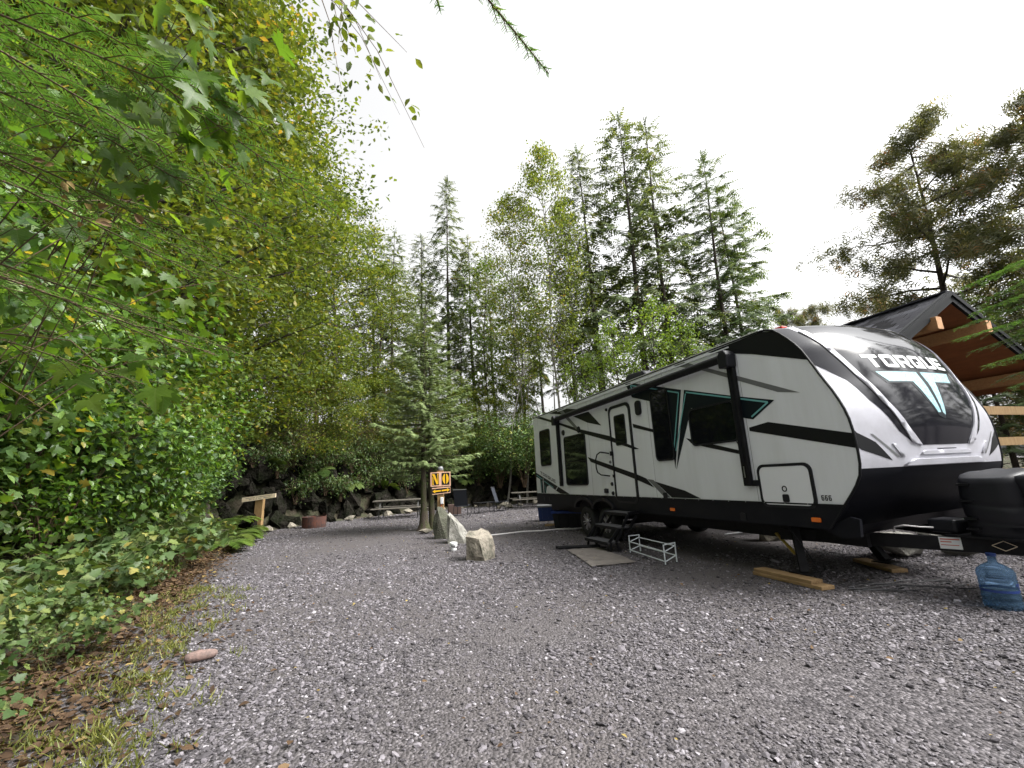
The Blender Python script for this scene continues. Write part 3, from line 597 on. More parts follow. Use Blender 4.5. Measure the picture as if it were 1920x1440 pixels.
# lettering: T O R Q U E as square-cut strokes in a unit box (x 0..1, y 0..1)
GLY = {
 'T': [[(0,1),(1,1),(1,.76),(0,.76)], [(.36,.758),(.64,.758),(.64,0),(.36,0)]],
 'O': [[(0,.88),(.12,1),(.88,1),(1,.88),(1,.76),(0,.76)], [(0,.758),(.26,.758),(.26,.242),(0,.242)], [(.74,.758),(1,.758),(1,.242),(.74,.242)], [(0,.24),(1,.24),(1,.12),(.88,0),(.12,0),(0,.12)]],
 'R': [[(0,1),(.88,1),(1,.88),(1,.78),(0,.78)], [(0,.778),(.26,.778),(.26,0),(0,0)], [(.74,.778),(1,.778),(1,.5),(.74,.53)], [(.262,.528),(.74,.528),(1,.498),(.9,.34),(.262,.34)], [(.5,.338),(.80,.338),(1,0),(.70,0)]],
 'Q': [[(0,.88),(.12,1),(.88,1),(1,.88),(1,.76),(0,.76)], [(0,.758),(.26,.758),(.26,.242),(0,.242)], [(.74,.758),(1,.758),(1,.242),(.74,.242)], [(0,.24),(1,.24),(1,0),(.12,0),(0,.12)], [(.45,.5),(.66,.5),(.735,.244),(.52,.244)]],
 'U': [[(0,1),(.26,1),(.26,.242),(0,.242)], [(.74,1),(1,1),(1,.242),(.74,.242)], [(0,.24),(1,.24),(1,.12),(.88,0),(.12,0),(0,.12)]],
 'E': [[(0,1),(.26,1),(.26,0),(0,0)], [(.262,1),(1,1),(1,.77),(.262,.77)], [(.262,.61),(.86,.61),(.86,.39),(.262,.39)], [(.262,.23),(1,.23),(1,0),(.262,0)]],
}
for i, ch in enumerate('TORQUE'):            # small slanted name at the rear corner
    polys = []
    for g_ in GLY[ch]:
        polys.append([(-2.62 + i*.178 + x*.142, 1.475 - (i*.178 + x*.142)*.262 + y*.085) for x, y in g_])
    decal('letter', polys, M['stripe_grey'], -.0035)
# 666 by the front hatch
def digit6(x0, z0, w, h):
    t = .30
    return [[(x0, z0+h*.85), (x0+w*.2, z0+h), (x0+w, z0+h), (x0+w, z0+h*.80), (x0, z0+h*.80)], [(x0, z0+h*.798), (x0+w*t, z0+h*.798), (x0+w*t, z0+h*.2), (x0, z0+h*.2)],
            [(x0, z0+h*.198), (x0+w, z0+h*.198), (x0+w*.85, z0), (x0+w*.15, z0)], [(x0+w*(1-t), z0+h*.2), (x0+w, z0+h*.2), (x0+w, z0+h*.5), (x0+w*(1-t), z0+h*.45)], [(x0+w*t+.0005, z0+h*.62), (x0+w*.85, z0+h*.62), (x0+w, z0+h*.502), (x0+w*(1-t), z0+h*.452), (x0+w*t+.0005, z0+h*.452)]]
for k in range(3): decal('digit', digit6(5.765 + k*.042, .965, .031, .06), M['stripe'], -.0035)

for u in (-1.3, .45, 2.75, 4.9):
    decal('panel_seam', [strip((u, .935), (u, 3.09), .004)], M['stripe_grey'], -.0022)
for u in np.arange(-2.8, 5.9, .3):
    sw = MB(); sw.lathe([(.001,-.0265),(.006,-.0255),(.007,-.0225)], 8, 'y', (float(u), 0, SK-.003)); sw.build('screw', M['alloy'], tr)
for u in np.arange(-2.6, 5.2, .65):
    decal('rain_streak', [[(float(u)-.012, 3.095), (float(u)+.016, 3.095), (float(u)+.006, 3.095-pr0.uniform(.12, .5)), (float(u)-.002, 3.06-pr0.uniform(.1, .3))]], M['streak'], -.0016)
# windows
def window(x0, x1, z0, z1, r=.07, split=None, y=-.02):
    f_ = MB(); ring(rrect(x0, x1, z0, z1, r), rrect(x0+.028, x1-.028, z0+.028, z1-.028, max(r-.02, .01)), y, .004, f_)
    w_ = f_.build('window', M['blackplastic'], tr)
    g_ = MB(); g_.prism(rrect(x0+.02, x1-.02, z0+.02, z1-.02, r), y+.008, .003); g_.build('pane', M['glass'], w_)
    if split: s_ = MB(); s_.box(x0+.03, x1-.03, y+.002, y+.007, split-.012, split+.006); s_.build('window_bar', M['blackmetal'], w_)
    return w_
window(-2.50, -1.76, 1.685, 2.70, .09, 2.13)
window(-.885, .275, 1.145, 2.355, .09, 1.72)
window(2.86, 3.365, 1.55, 2.80, .09)
window(3.80, 4.745, 1.735, 2.325, .09)
# entry door
dl, dr = 1.40, 2.20
f_ = MB(); ring(rrect(dl, dr, .80, 2.755, .14), rrect(dl+.035, dr-.06, .835, 2.70, .12), -.022, .004, f_); door = f_.build('door', M['blackplastic'], tr)
p_ = MB(); p_.prism(rrect(dl+.03, dr-.055, .88, 2.705, .12), -.0022, .002); p_.build('door_panel', M['shell_door'], door)
f_ = MB(); ring(rrect(1.585, 1.985, 1.93, 2.545, .05), rrect(1.61, 1.96, 1.955, 2.52, .04), -.014, .003, f_); f_.build('door_window_frame', M['blackplastic'], door)
p_ = MB(); p_.prism(rrect(1.60, 1.97, 1.945, 2.53, .05), -.010, .002); p_.build('door_pane', M['glass'], door)
hd = MB(); hd.box(1.385, 1.475, -.06, -.023, 1.745, 1.835); hd.box(1.40, 1.46, -.05, -.023, 1.30, 1.36); hd.build('door_handle', M['blackmetal'], door, bevel=.008)
gb = MB(); gb.tube([(1.30,-.03,1.80),(1.02,-.07,1.845),(.93,-.10,1.80),(.895,-.12,1.70),(.885,-.12,1.52),(.91,-.11,1.42),(1.0,-.08,1.365),(1.26,-.03,1.335)], .014, 8); gb.build('grab_handle', M['blackmetal'], tr)
vt = MB(); vt.prism(rrect(2.40, 2.57, 2.43, 2.71, .07), -.04, .003); vt.build('porch_light', M['blackplastic'], tr, bevel=.01)
for u, v, r_ in ((1.33, 2.72, .035), (-.88, 2.475, .075), (-.02, 2.455, .08), (1.02, 1.06, .028), (1.30, .985, .04), (1.29, 1.17, .04), (1.30, 1.62, .03)):
    s_ = MB(); s_.lathe([(.001, -.03), (r_*.8, -.03), (r_, -.012), (r_, .003)], 16, 'y', (u, 0, v)); s_.build('outside_speaker' if r_ > .05 else 'fitting', M['blackplastic'] if r_ > .03 else M['stripe_grey'], tr, smooth=False)
ob = MB(); ob.box(.995, 1.115, -.045, .002, .985, 1.075); ob.build('outlet_cover', M['blackplastic'], tr, bevel=.01)
# luggage hatch
f_ = MB(); ring(rrect(4.955, 5.715, .865, 1.40, .10), rrect(4.99, 5.68, .90, 1.365, .075), -.022, .004, f_); hatch = f_.build('luggage_hatch', M['blackplastic'], tr)
p_ = MB(); p_.prism(rrect(4.985, 5.685, .895, 1.37, .08), -.019, .002); p_.build('hatch_panel', M['shell_door'], hatch)
p_ = MB(); p_.prism(rrect(5.285, 5.375, .935, 1.03, .02), -.034, -.0195); p_.build('hatch_latch', M['blackplastic'], hatch, bevel=.006)
p_ = MB(); ring([(5.325+.036*math.cos(a*.3927), 1.095+.036*math.sin(a*.3927)) for a in range(16)], [(5.325+.024*math.cos(a*.3927), 1.095+.024*math.sin(a*.3927)) for a in range(16)], -.024, -.0195, p_); p_.build('hatch_lock', M['stripe'], hatch)
p_ = MB(); p_.box(4.835, 4.945, -.03, .002, 1.125, 1.205); p_.build('hatch_catch', M['blackplastic'], tr, bevel=.01)
for u, z in ((3.156, .748), (5.674, .75)):
    s_ = MB(); s_.prism(rrect(u-.055, u+.055, z-.025, z+.025, .012), -.04, -.017); s_.build('marker_light', M['amber'], tr, bevel=.006)
for u, z in ((-2.35, .78), (-2.0, .79), (3.0, .97), (4.62, .72)):
    s_ = MB(); s_.prism(rrect(u-.05, u+.05, z-.05, z+.05, .01), -.026, -.017); s_.build('utility_port', M['blackplastic'], tr)
# awning folded against the wall
rl = MB(); rl.tube([(-1.10,-.10,2.853), (4.78,-.10,2.913)], .062, 18); rl.build('awning_roller', M['blackmetal'], tr, smooth=False)
ra = MB(); ra.box(-1.15, 4.80, -.014, .002, 3.06, 3.08); ra.build('awning_rail', M['shell'], tr)
for u, zt in ((-1.13, 2.86), (4.815, 2.915)):
    ar = MB(); ar.box(u-.055, u+.055, -.075, -.008, 1.13, zt-.05); arm = ar.build('awning_arm', M['blackmetal'], tr, bevel=.008)
    gr = MB(); gr.box(u-.018, u+.018, -.083, -.0755, 1.45, zt-.1); gr.build('arm_channel', M['skirt'], arm)
    sc = MB(); sc.box(u-.008, u+.008, -.086, -.0835, 1.24, 1.39); sc.build('arm_slot', M['alloy'], arm)
    hp = MB(); hp.prism([(u-.085, zt-.16), (u+.075, zt-.16), (u+.09, zt+.02), (u+.04, zt+.09), (u-.05, zt+.08), (u-.09, zt+.02)], -.185, -.008); hp.build('arm_head', M['blackplastic'], arm, bevel=.02)
# roof unit
ac = MB(); ac.prism([(1.25, ROOF+.04), (1.3, 3.42), (1.42, 3.50), (1.95, 3.46), (2.1, 3.3), (2.12, ROOF+.04)], .55, 1.15); ac.build('roof_air_conditioner', M['blackplastic'], tr, bevel=.04)
# front cap
def cap_sheet(w0, w1, t0, t1, nw, nt_, off=0.0):
    mb = MB(); vs_ = [cap_pt(w0+(w1-w0)*i/nw, t0+(t1-t0)*j/nt_, off) for i in range(nw+1) for j in range(nt_+1)]
    return mb.add(vs_, [(i*(nt_+1)+j, i*(nt_+1)+j+1, (i+1)*(nt_+1)+j+1, (i+1)*(nt_+1)+j) for i in range(nw) for j in range(nt_)])
cap = cap_sheet(0, W, 0, .737, 60, 70).build('front_cap', M['cap_silver'], tr, smooth=True)
low = cap_sheet(0, W, .737, 1, 50, 20, .0).build('front_apron', M['skirt'], tr, smooth=True)
def clip_cell(poly, x0, x1, y0, y1):
    for ax_, lim, sg in ((0, x0, 1), (0, x1, -1), (1, y0, 1), (1, y1, -1)):
        out = []
        for i in range(len(poly)):
            p, q = poly[i-1], poly[i]; a_, b_ = sg*(p[ax_]-lim), sg*(q[ax_]-lim)
            if (a_ >= 0) != (b_ >= 0):
                k = a_/(a_-b_); out.append((p[0]+(q[0]-p[0])*k, p[1]+(q[1]-p[1])*k))
            if b_ >= 0: out.append(q)
        poly = out
        if not poly: return []
    return poly
def cap_decal(name, polys, m, off, thick=.0, lab=None):
    d_ = MB()
    for poly in polys:
        poly = [(min(max(x, 0.001), W-.001), min(max(y, .002), .998)) for x, y in poly]
        xs = [p[0] for p in poly]; ys = [p[1] for p in poly]; sx, sy = .07, .02
        for i in range(int(min(xs)/sx), int(max(xs)/sx)+1):
            for j in range(int(min(ys)/sy), int(max(ys)/sy)+1):
                c_ = clip_cell(poly, i*sx, (i+1)*sx, j*sy, (j+1)*sy)
                if len(c_) >= 3: d_.add([cap_pt(p[0], p[1], off) for p in c_], [tuple(range(len(c_)))])
        if thick:                                  # side walls so that the piece has depth
            P = []
            for i in range(len(poly)):
                p, q = poly[i-1], poly[i]; k_ = max(1, int(math.hypot(q[0]-p[0], (q[1]-p[1])*4)/.08))
                P += [(p[0]+(q[0]-p[0])*a/k_, p[1]+(q[1]-p[1])*a/k_) for a in range(k_)]
            n_ = len(P); d_.add([cap_pt(*p, off) for p in P] + [cap_pt(*p, off-thick) for p in P], [(i, (i+1) % n_, (i+1) % n_+n_, i+n_) for i in range(n_)])
    bmx = d_.build(name, m, cap, smooth=False)
    me = bmx.data; b_ = bmesh.new(); b_.from_mesh(me); bmesh.ops.remove_doubles(b_, verts=b_.verts, dist=.0004); bmesh.ops.recalc_face_normals(b_, faces=b_.faces); b_.to_mesh(me); b_.free()
    me.polygons.foreach_set('use_smooth', [True]*len(me.polygons))
    if lab: bmx['label'] = lab
    return bmx
C = W/2
def mir(poly): return [(W-x, y) for x, y in poly][::-1]
Lw = [(.20,.004),(.25,.12),(.30,.25),(.42,.40),(.52,.505),(.68,.60),(.85,.664)]       # edge of the centre panel
cap_decal('dark_centre_panel', [Lw + mir(Lw)], M['cap_black'], .003)
wd = [(.001,.02),(.12,.004),(.17,.12),(.235,.255),(.35,.40),(.45,.50),(.58,.585),(.70,.652),(.54,.612),(.31,.493),(.21,.40),(.115,.362),(.001,.315)]
for p in (wd, mir(wd)): cap_decal('dark_side_panel', [p], M['cap_black'], .003)
bl = [(.001,.598),(.03,.612),(.215,.647),(.40,.714),(.04,.672),(.001,.662)]
for p in (bl, mir(bl)): cap_decal('dark_blade', [p], M['stripe'], .003)
rib = [(.17,.12),(.235,.255),(.35,.40),(.45,.50),(.58,.585),(.70,.652),(.84,.664),(.68,.60),(.515,.505),(.412,.40),(.29,.25),(.24,.12)]
for p in (rib, mir(rib)): cap_decal('raised_rib', [p], M['cap_silver'], .016, .016)
lip = [(.55,.732),(.68,.712),(W-.68,.712),(W-.55,.732)]
cap_decal('raised_lip', [lip], M['cap_silver'], .03, .03)
lp2 = [(.80,.697),(.86,.684),(W-.86,.684),(W-.80,.697)]
cap_decal('raised_lip', [lp2], M['cap_silver'], .014, .014)
for p in ([(.17,.618),(.20,.618),(.50,.702),(.47,.703)], [(.42,.655),(.46,.655),(.58,.700),(.52,.700)]):
    for q in (p, mir(p)): cap_decal('crease', [q], M['stripe_grey'] if p[0][0] < .3 else M['cap_silver'], .004 if p[0][0] < .3 else .012, 0 if p[0][0] < .3 else .012)
cap_decal('slot', [[(1.08,.677),(1.42,.677),(1.42,.680),(1.08,.680)]], M['stripe'], .003)
nm = []
for i, ch in enumerate('TORQUE'):
    w0 = C - .70 + i*.236
    for g_ in GLY[ch]:
        pass
    cap_decal('letter', [[(w0 + x*.205 - .03*(y-.5)*(1 if i < 3 else 1), .345 - y*.062 + .0*i) for x, y in g_] for g_ in GLY[ch]], M['white'], .006)
lgT = [[(C-.66,.366),(C-.04,.366),(C-.02,.412),(C-.56,.412)], [(C+.03,.366),(C+.60,.366),(C+.52,.412),(C+.05,.412)], [(C-.20,.4125),(C-.02,.4125),(C+.00,.545),(C-.05,.545)], [(C+.055,.4125),(C+.19,.4125),(C+.07,.555),(C+.03,.545)]]
cap_decal('logo_backing', [[(C-.70,.360),(C+.64,.360),(C+.56,.419),(C+.23,.419),(C+.06,.572),(C-.05,.556),(C-.25,.419),(C-.60,.419)]], M['navy'], .0055)
cap_decal('logo', lgT, M['palecyan'], .0085)
# clearance lamps and black edge moulding along the front curve
ed = MB(); ed.tube([(p[0], -.004, p[1]) for p in front], .014, 8); ed.build('edge_moulding', M['stripe'], tr)
ed = MB(); ed.tube([(p[0], W+.004, p[1]) for p in front], .014, 8); ed.build('edge_moulding', M['stripe'], tr)
for w in (.22, W-.22):
    q = cap_pt(w, .012); s_ = MB(); s_.box(q.x-.07, q.x+.05, q.y-.05, q.y+.05, q.z-.01, q.z+.03); s_.build('clearance_light', M['redlens'], tr, bevel=.01)
# apron flaps, A-frame, gas bottle cover, tongue jack
ap = MB(); ap.prism([(5.72, BOT+.01), (6.02, .80), (6.12, .78), (6.10, .60), (5.90, .565)], .02, .06); ap.build('apron_flap', M['skirt'], tr)
ap = MB(); ap.add([(5.9,.06,.58),(6.1,.06,.72),(6.2,.8,.78),(6.05,W-.06,.78),(5.8,W-.06,.6),(5.9,.8,.60)], [(0,1,2,5),(5,2,3,4)]); ap.build('apron_flap', M['skirt'], tr)
for s_ in (0, 1):
    mw = (lambda w: w) if s_ == 0 else (lambda w: W-w)
    b_ = MB(); b_.bar((4.9, mw(.28), .505), (7.52, mw(1.20), .505), .06, .14); b_.build('a_frame_beam', M['blackmetal'], tr)
cp = MB(); cp.bar((7.45, C, .52), (7.85, C, .52), .09, .11); cp.build('coupler', M['blackmetal'], tr, bevel=.02)
pl_ = MB(); pl_.box(6.42, 7.12, .78, W-.78, .58, .60); pl_.build('tray', M['blackmetal'], tr)
def cover_pt(a, z):      # gas bottle cover: rounded, tapering shell
    k = (z-.60)/.60; bul = 1 + .10*math.sin(min(max(k, 0), 1)*2.2) - .03*k
    rx, ry = .255*bul, .43*bul; c_, s_ = math.cos(a), math.sin(a); e = .55
    return (6.80 + .02*k + rx*abs(c_)**e*(1 if c_ > 0 else -1), C + ry*abs(s_)**e*(1 if s_ > 0 else -1), z)
zs = [.60,.64,.70,.735,.745,.765,.80,.86,.905,.915,.935,.97,1.03,1.10,1.15]; cv = MB(); n_ = 40; vs_ = []
for zi, z in enumerate(zs):
    for k in range(n_):
        a_ = 2*math.pi*k/n_; z2 = z + (.035*math.sin(a_*2+.6) if .72 < z < .99 else 0); p = cover_pt(a_, z); ins = .012 if z in (.745, .915) else 0
        vs_.append((6.80+(p[0]-6.80)*(1-ins*3), C+(p[1]-C)*(1-ins*2), z2))
for sc_, z in ((.93, 1.185), (.80, 1.205), (.55, 1.215), (.3, 1.235), (.02, 1.235)):
    for k in range(n_):
        a_ = 2*math.pi*k/n_; p = cover_pt(a_, 1.15); vs_.append((6.82+(p[0]-6.82)*sc_, C+(p[1]-C)*sc_, z + .022*math.cos(2*a_)*sc_))
nr = len(zs)+5
cv.add(vs_, [(i*n_+k, i*n_+(k+1) % n_, (i+1)*n_+(k+1) % n_, (i+1)*n_+k) for i in range(nr-1) for k in range(n_)])
cvo = cv.build('gas_bottle_cover', M['blackplastic'], tr, smooth=True)
for z in (.66, .76, .93, 1.09):
    s_ = MB(); s_.box(6.62, 6.72, C-.475, C-.40, z, z+.02); s_.build('cover_slot', M['stripe'], cvo)
bt = MB(); bt.box(6.24, 6.50, .86, 1.14, .60, .74); bt.build('battery_box', M['blackplastic'], tr, bevel=.03)
jk = MB(); jk.tube([(7.16, 1.0, .10), (7.16, 1.0, .82)], .035, 12); jk.build('jack_tube', M['blackmetal'], tr)
jh = MB(); vs_ = []
for z, rx, ry in ((.80,.10,.08), (.86,.14,.11), (1.02,.17,.13), (1.13,.20,.15), (1.17,.19,.14), (1.185,.12,.09), (1.187,.01,.01)):
    for k in range(20):
        a_ = 2*math.pi*k/20; c_, s_ = math.cos(a_), math.sin(a_); vs_.append((7.17 + rx*abs(c_)**.6*(1 if c_ > 0 else -1), 1.0 + ry*abs(s_)**.6*(1 if s_ > 0 else -1), z))
jh.add(vs_, [(i*20+k, i*20+(k+1) % 20, (i+1)*20+(k+1) % 20, (i+1)*20+k) for i in range(6) for k in range(20)]); jh.build('tongue_jack_head', M['blackplastic'], tr, smooth=True)
jf = MB(); jf.lathe([(.001,.0),(.09,.0),(.09,.015),(.04,.10),(.001,.10)], 16, 'z', (7.16, 1.0, 0)); jf.build('jack_foot', M['blackmetal'], tr)
def beam_pt(u, out, z):    # on the outer face of the near A-frame beam
    k = (u-4.9)/(7.52-4.9); w = .28 + k*.92; dx, dy = 2.62, .92; L_ = math.hypot(dx, dy); return (u + dy/L_*out*1, w - dx/L_*out, z)
def beam_plate(name, u0, u1, z0, z1, m, out=.033, parent=None):
    p = MB(); p.add([beam_pt(u0, out, z0), beam_pt(u1, out, z0), beam_pt(u1, out, z1), beam_pt(u0, out, z1), beam_pt(u0, .028, z0), beam_pt(u1, .028, z0), beam_pt(u1, .028, z1), beam_pt(u0, .028, z1)], [(0,1,2,3),(0,4,5,1),(1,5,6,2),(2,6,7,3),(3,7,4,0)])
    return p.build(name, m, parent or tr)
stk = beam_plate('warning_sticker', 6.36, 6.52, .455, .572, M['white'], .033)
beam_plate('red_bar', 6.37, 6.51, .545, .556, M['label_red'], .0345, stk); beam_plate('red_bar', 6.37, 6.45, .52, .53, M['label_red'], .0345, stk); beam_plate('red_bar', 6.37, 6.50, .49, .497, M['label_red'], .0345, stk)
beam_plate('maker_sticker', 6.93, 7.02, .47, .52, M['white'], .033)
dm = MB(); zc = .515; 
for p, q in (((6.72, zc), (6.80, zc+.045)), ((6.80, zc+.045), (6.88, zc)), ((6.88, zc), (6.80, zc-.045)), ((6.80, zc-.045), (6.72, zc))):
    dm.bar(beam_pt(p[0], .034, p[1]), beam_pt(q[0], .034, q[1]), .004, .006)
dm.build('diamond_emblem', M['wood_pale'], tr)
cb = MB(); cb.tube([(6.95,.90,.62),(6.98,.86,.72),(7.05,.9,.78),(7.12,1.0,.74),(7.1,1.05,.6)], .009, 6); cb.build('brake_cable', M['hose'], tr)
cb = MB(); cb.tube([(6.05,.62,.60),(6.08,.60,.66),(6.16,.62,.68),(6.26,.7,.665),(6.34,.78,.66)], .008, 6); cb.build('breakaway_cable', M['hose'], tr)
# entry steps
stp = MB()
for w in (-.18, -.40, -.62): pass
for (w, z, u0, u1) in ((-.17, .655, 1.38, 2.20), (-.40, .425, 1.36, 2.20), (-.63, .185, 1.34, 2.20)):
    s_ = MB(); s_.box(u0, u1, w-.13, w+.13, z-.03, z); s1 = s_.build('entry_step', M['tread'], tr, bevel=.008)
    f_ = MB(); f_.box(u0, u1, w-.135, w-.1305, z-.055, z-.004); f_.build('step_nosing', M['blackmetal'], s1)
sr = MB()
for u in (1.36, 2.19):
    sr.bar((u,-.02,.66), (u,-.28,.64), .02, .06); sr.bar((u,-.1,.60), (u,-.42,.20), .02, .05); sr.bar((u,-.28,.62), (u,-.58,.16), .02, .05); sr.bar((u,-.5,.40), (u,-.72,.17), .02, .05); sr.bar((u,-.50,.0), (u,-.58,.17), .02, .04); sr.bar((u,-.72,.0), (u,-.68,.17), .02, .04)
sr.build('step_frame', M['blackmetal'], tr)
# stabiliser jacks with yellow braces
for w in (.16, 1.52):
    u = 5.25 if w < 1 else 5.32
    p = MB(); p.bar((u-.12 if w < 1 else u-.45, w+.1, .60), (u, w, .10), .09, .09); jn = p.build('stabiliser_jack', M['blackmetal'], tr)
    p = MB(); p.box(u-.12, u+.12, w-.11, w+.11, .088, .10); p.build('jack_pad', M['blackmetal'], jn)
    if w < 1:
        for a_, b__ in (((4.81,.3,.50), (5.1,.24,.28)), ((5.13,.3,.57), (5.2,.24,.26))):
            p = MB(); p.bar(a_, b__, .035, .02); p.build('jack_brace', M['yellow_steel'], jn)

# ------------------------------------------------------------------ pavilion and deck behind the trailer
AX, AY, AZ = 9.463, 9.0, 4.856
pv = thing('pavilion', (AX, AY, 0), YAW - math.pi/2, 'timber pavilion with a black shingled gable roof behind the trailer', 'pavilion')
# local x = out of the gable (towards the camera side), y = across, z = up
SL = .555; HW = 3.3; DEP = 6.0
def roof_z(y): return AZ - abs(y)*SL
for sg in (-1, 1):
    p = MB(); p.add([(-.05,0,AZ-.05),(-DEP,0,AZ-.05),(-DEP,sg*HW,roof_z(HW)-.05),(-.05,sg*HW,roof_z(HW)-.05),(-.05,0,AZ-.13),(-DEP,0,AZ-.13),(-DEP,sg*HW,roof_z(HW)-.13),(-.05,sg*HW,roof_z(HW)-.13)],
                    [(0,1,2,3),(7,6,5,4),(0,3,7,4),(1,5,6,2),(2,6,7,3)]); deck_ = p.build('roof_deck', M['soffit'], pv)
    p = MB(); p.bar((-.02,-sg*.0,AZ-.10), (-.02,sg*HW,roof_z(HW)-.10), .06, .24, (0,0,1)); p.build('bargeboard', M['fascia'], pv)
    p = MB(); p.bar((.022,0,AZ-.045), (.022,sg*HW,roof_z(HW)-.045), .03, .09, (0,0,1)); p.build('bargeboard', M['fascia'], pv)
# shingles: each tab its own piece, the visible slope in rows
cosA = 1/math.sqrt(1+SL*SL); rows = 15; lenS = HW/cosA/rows
tab = MB(); tab.box(-.160,.160,-lenS*1.12,0,0,.020); tabm = tab.build('shingle', M['shingle'], pv); tabmesh = tabm.data
bpy.data.objects.remove(tabm)
ra = random.Random(11)
for r_ in range(rows):
    d_ = (r_+1)*lenS
    for k in range(18):
        x = -.14 - k*.335 - (r_ % 2)*.165 + ra.uniform(-.01, .01)
        if x < -DEP: continue
        o = bpy.data.objects.new('shingle', tabmesh); link(o, pv)
        yy = -d_*cosA; o.location = (x, yy, roof_z(yy) - .046 + .006 + ra.uniform(0, .004)); o.rotation_euler = (math.atan(SL) , 0, math.pi) if False else (-math.atan(SL)*-1, 0, 0)
        o.rotation_euler = (math.atan(SL) + .012, 0, 0); o.scale = (1, -1, 1)
p = MB(); p.add([(0,0,AZ-.035),(-DEP,0,AZ-.035),(-DEP,HW,roof_z(HW)-.035),(0,HW,roof_z(HW)-.035)], [(0,1,2,3)]); p.build('far_roof_slope', M['shingle'], pv)
p = MB(); p.bar((.0,0,AZ-.005), (-DEP,0,AZ-.005), .26, .03); p.build('ridge_cap', M['shingle'], pv)
for y, z in ((-.83, 4.05), (.86, 4.09), (-2.6, 3.10), (2.6, 3.10)):          # purlins with sawn ends
    p = MB(); p.bar((.10, y, z), (-DEP+.1, y, z), .18, .26); bm_ = p.build('purlin', M['wood_cedar'], pv, bevel=.012)
    p = MB(); p.box(.1005, .104, y-.088, y+.088, z-.128, z+.128); p.build('sawn_end', M['wood_end'], bm_)
for x in (-1.6, -3.6, -5.4):                                                   # trusses
    p = MB(); p.bar((x, -2.75, 3.06-.22), (x, 2.75, 3.06-.22), .18, .24); p.build('tie_beam', M['wood_cedar'], pv, bevel=.012)
    for sg in (-1, 1):
        p = MB(); p.bar((x, 0, AZ-.32), (x, sg*3.1, roof_z(3.1)-.32), .16, .2); p.build('rafter', M['wood_cedar'], pv, bevel=.01)
        p = MB(); p.bar((x, sg*2.6, 0), (x, sg*2.6, 2.72), .19, .19); p.build('post', M['wood_cedar'], pv, bevel=.012)
        p = MB(); p.bar((x, sg*2.5, 2.1), (x, sg*1.9, 2.72), .12, .14); p.build('knee_brace', M['wood_cedar'], pv)
dk = thing('deck_railing', (AX, AY, 0), YAW - math.pi/2, 'timber deck with horizontal rails beside the pavilion', 'deck')
for i in range(7):
    p = MB(); p.box(.55-.16*i-.148, .55-.16*i, -1.2, 5.2, .70, .74); p.build('deck_board', M['wood_new'], dk)
p = MB(); p.box(-.6, .57, -1.2, 5.2, .46, .695); p.build('deck_skirt', M['wood_post'], dk)
for z, h in ((2.20, .16), (1.62, .15), (1.05, .15)):
    p = MB(); p.box(.40, .45, -1.2, 5.2, z-h/2, z+h/2); p.build('rail', M['wood_post'], dk)
for y in (-1.1, .55, 1.9, 3.3):
    p = MB(); p.box(.452, .55, y-.05, y+.05, .0, 2.12); p.build('rail_post', M['wood_cedar'], dk)

# ------------------------------------------------------------------ site furniture
def bench(loc, rz, L_, label):
    t = thing('picnic_table', loc, rz, label, 'picnic table')
    for y, z in ((-.30,.74), (-.14,.74), (.02,.74), (.18,.74), (.34,.74)):
        p = MB(); p.box(-L_/2, L_/2, y-.07, y+.07, z-.045, z); p.build('table_plank', M['wood_grey'], t, bevel=.006)
    for y in (-.80, -.64, .66, .82):
        p = MB(); p.box(-L_/2-.02, L_/2+.02, y-.07, y+.07, .405, .445); p.build('seat_plank', M['wood_grey'], t, bevel=.006)
    for x in (-L_*.36, L_*.36):
        p = MB(); p.bar((x,-.75,.385), (x,.76,.385), .05, .05); p.bar((x,-.32,.68), (x,.34,.68), .05, .05)
        p.bar((x,-.7,0), (x,-.7,.36), .05, .05); p.bar((x,.7,0), (x,.7,.36), .05, .05); p.bar((x,-.5,.40), (x,-.25,.66), .05, .05); p.bar((x,.5,.40), (x,.25,.66), .05, .05); p.build('leg_frame', M['bench_steel'], t)
    return t
bench((-5.02, 19.55, 0), .16, 2.15, 'weathered plank picnic table beside the rock face, left of the spruce')
bench((1.0, 21.9, 0), .10, 2.6, 'weathered plank picnic table half hidden by the back of the trailer')
fr_ = MB(); fr_.lathe([(.40,0),(.41,.1),(.41,.38),(.395,.38),(.385,.05)], 28, 'z'); ringo = fr_.build('fire_ring', M['rust'], loc=(-7.42, 16.75, 0))
tag(ringo, 'rusty steel fire ring on the gravel rim near the small wooden sign', 'fire ring')
p = MB(); p.add([(.41*math.cos(a*.15), .41*math.sin(a*.15), .38 + (.10 if a > 4 else .03)) for a in range(9)] + [(.41*math.cos(a*.15), .41*math.sin(a*.15), .36) for a in range(9)], [(i, i+1, i+10, i+9) for i in range(8)]); p.build('bent_flap', M['rust'], ringo)
p = MB(); p.box(-.32,.32,-.2,.2,.30,.315); p.build('grate', M['blackmetal'], ringo)
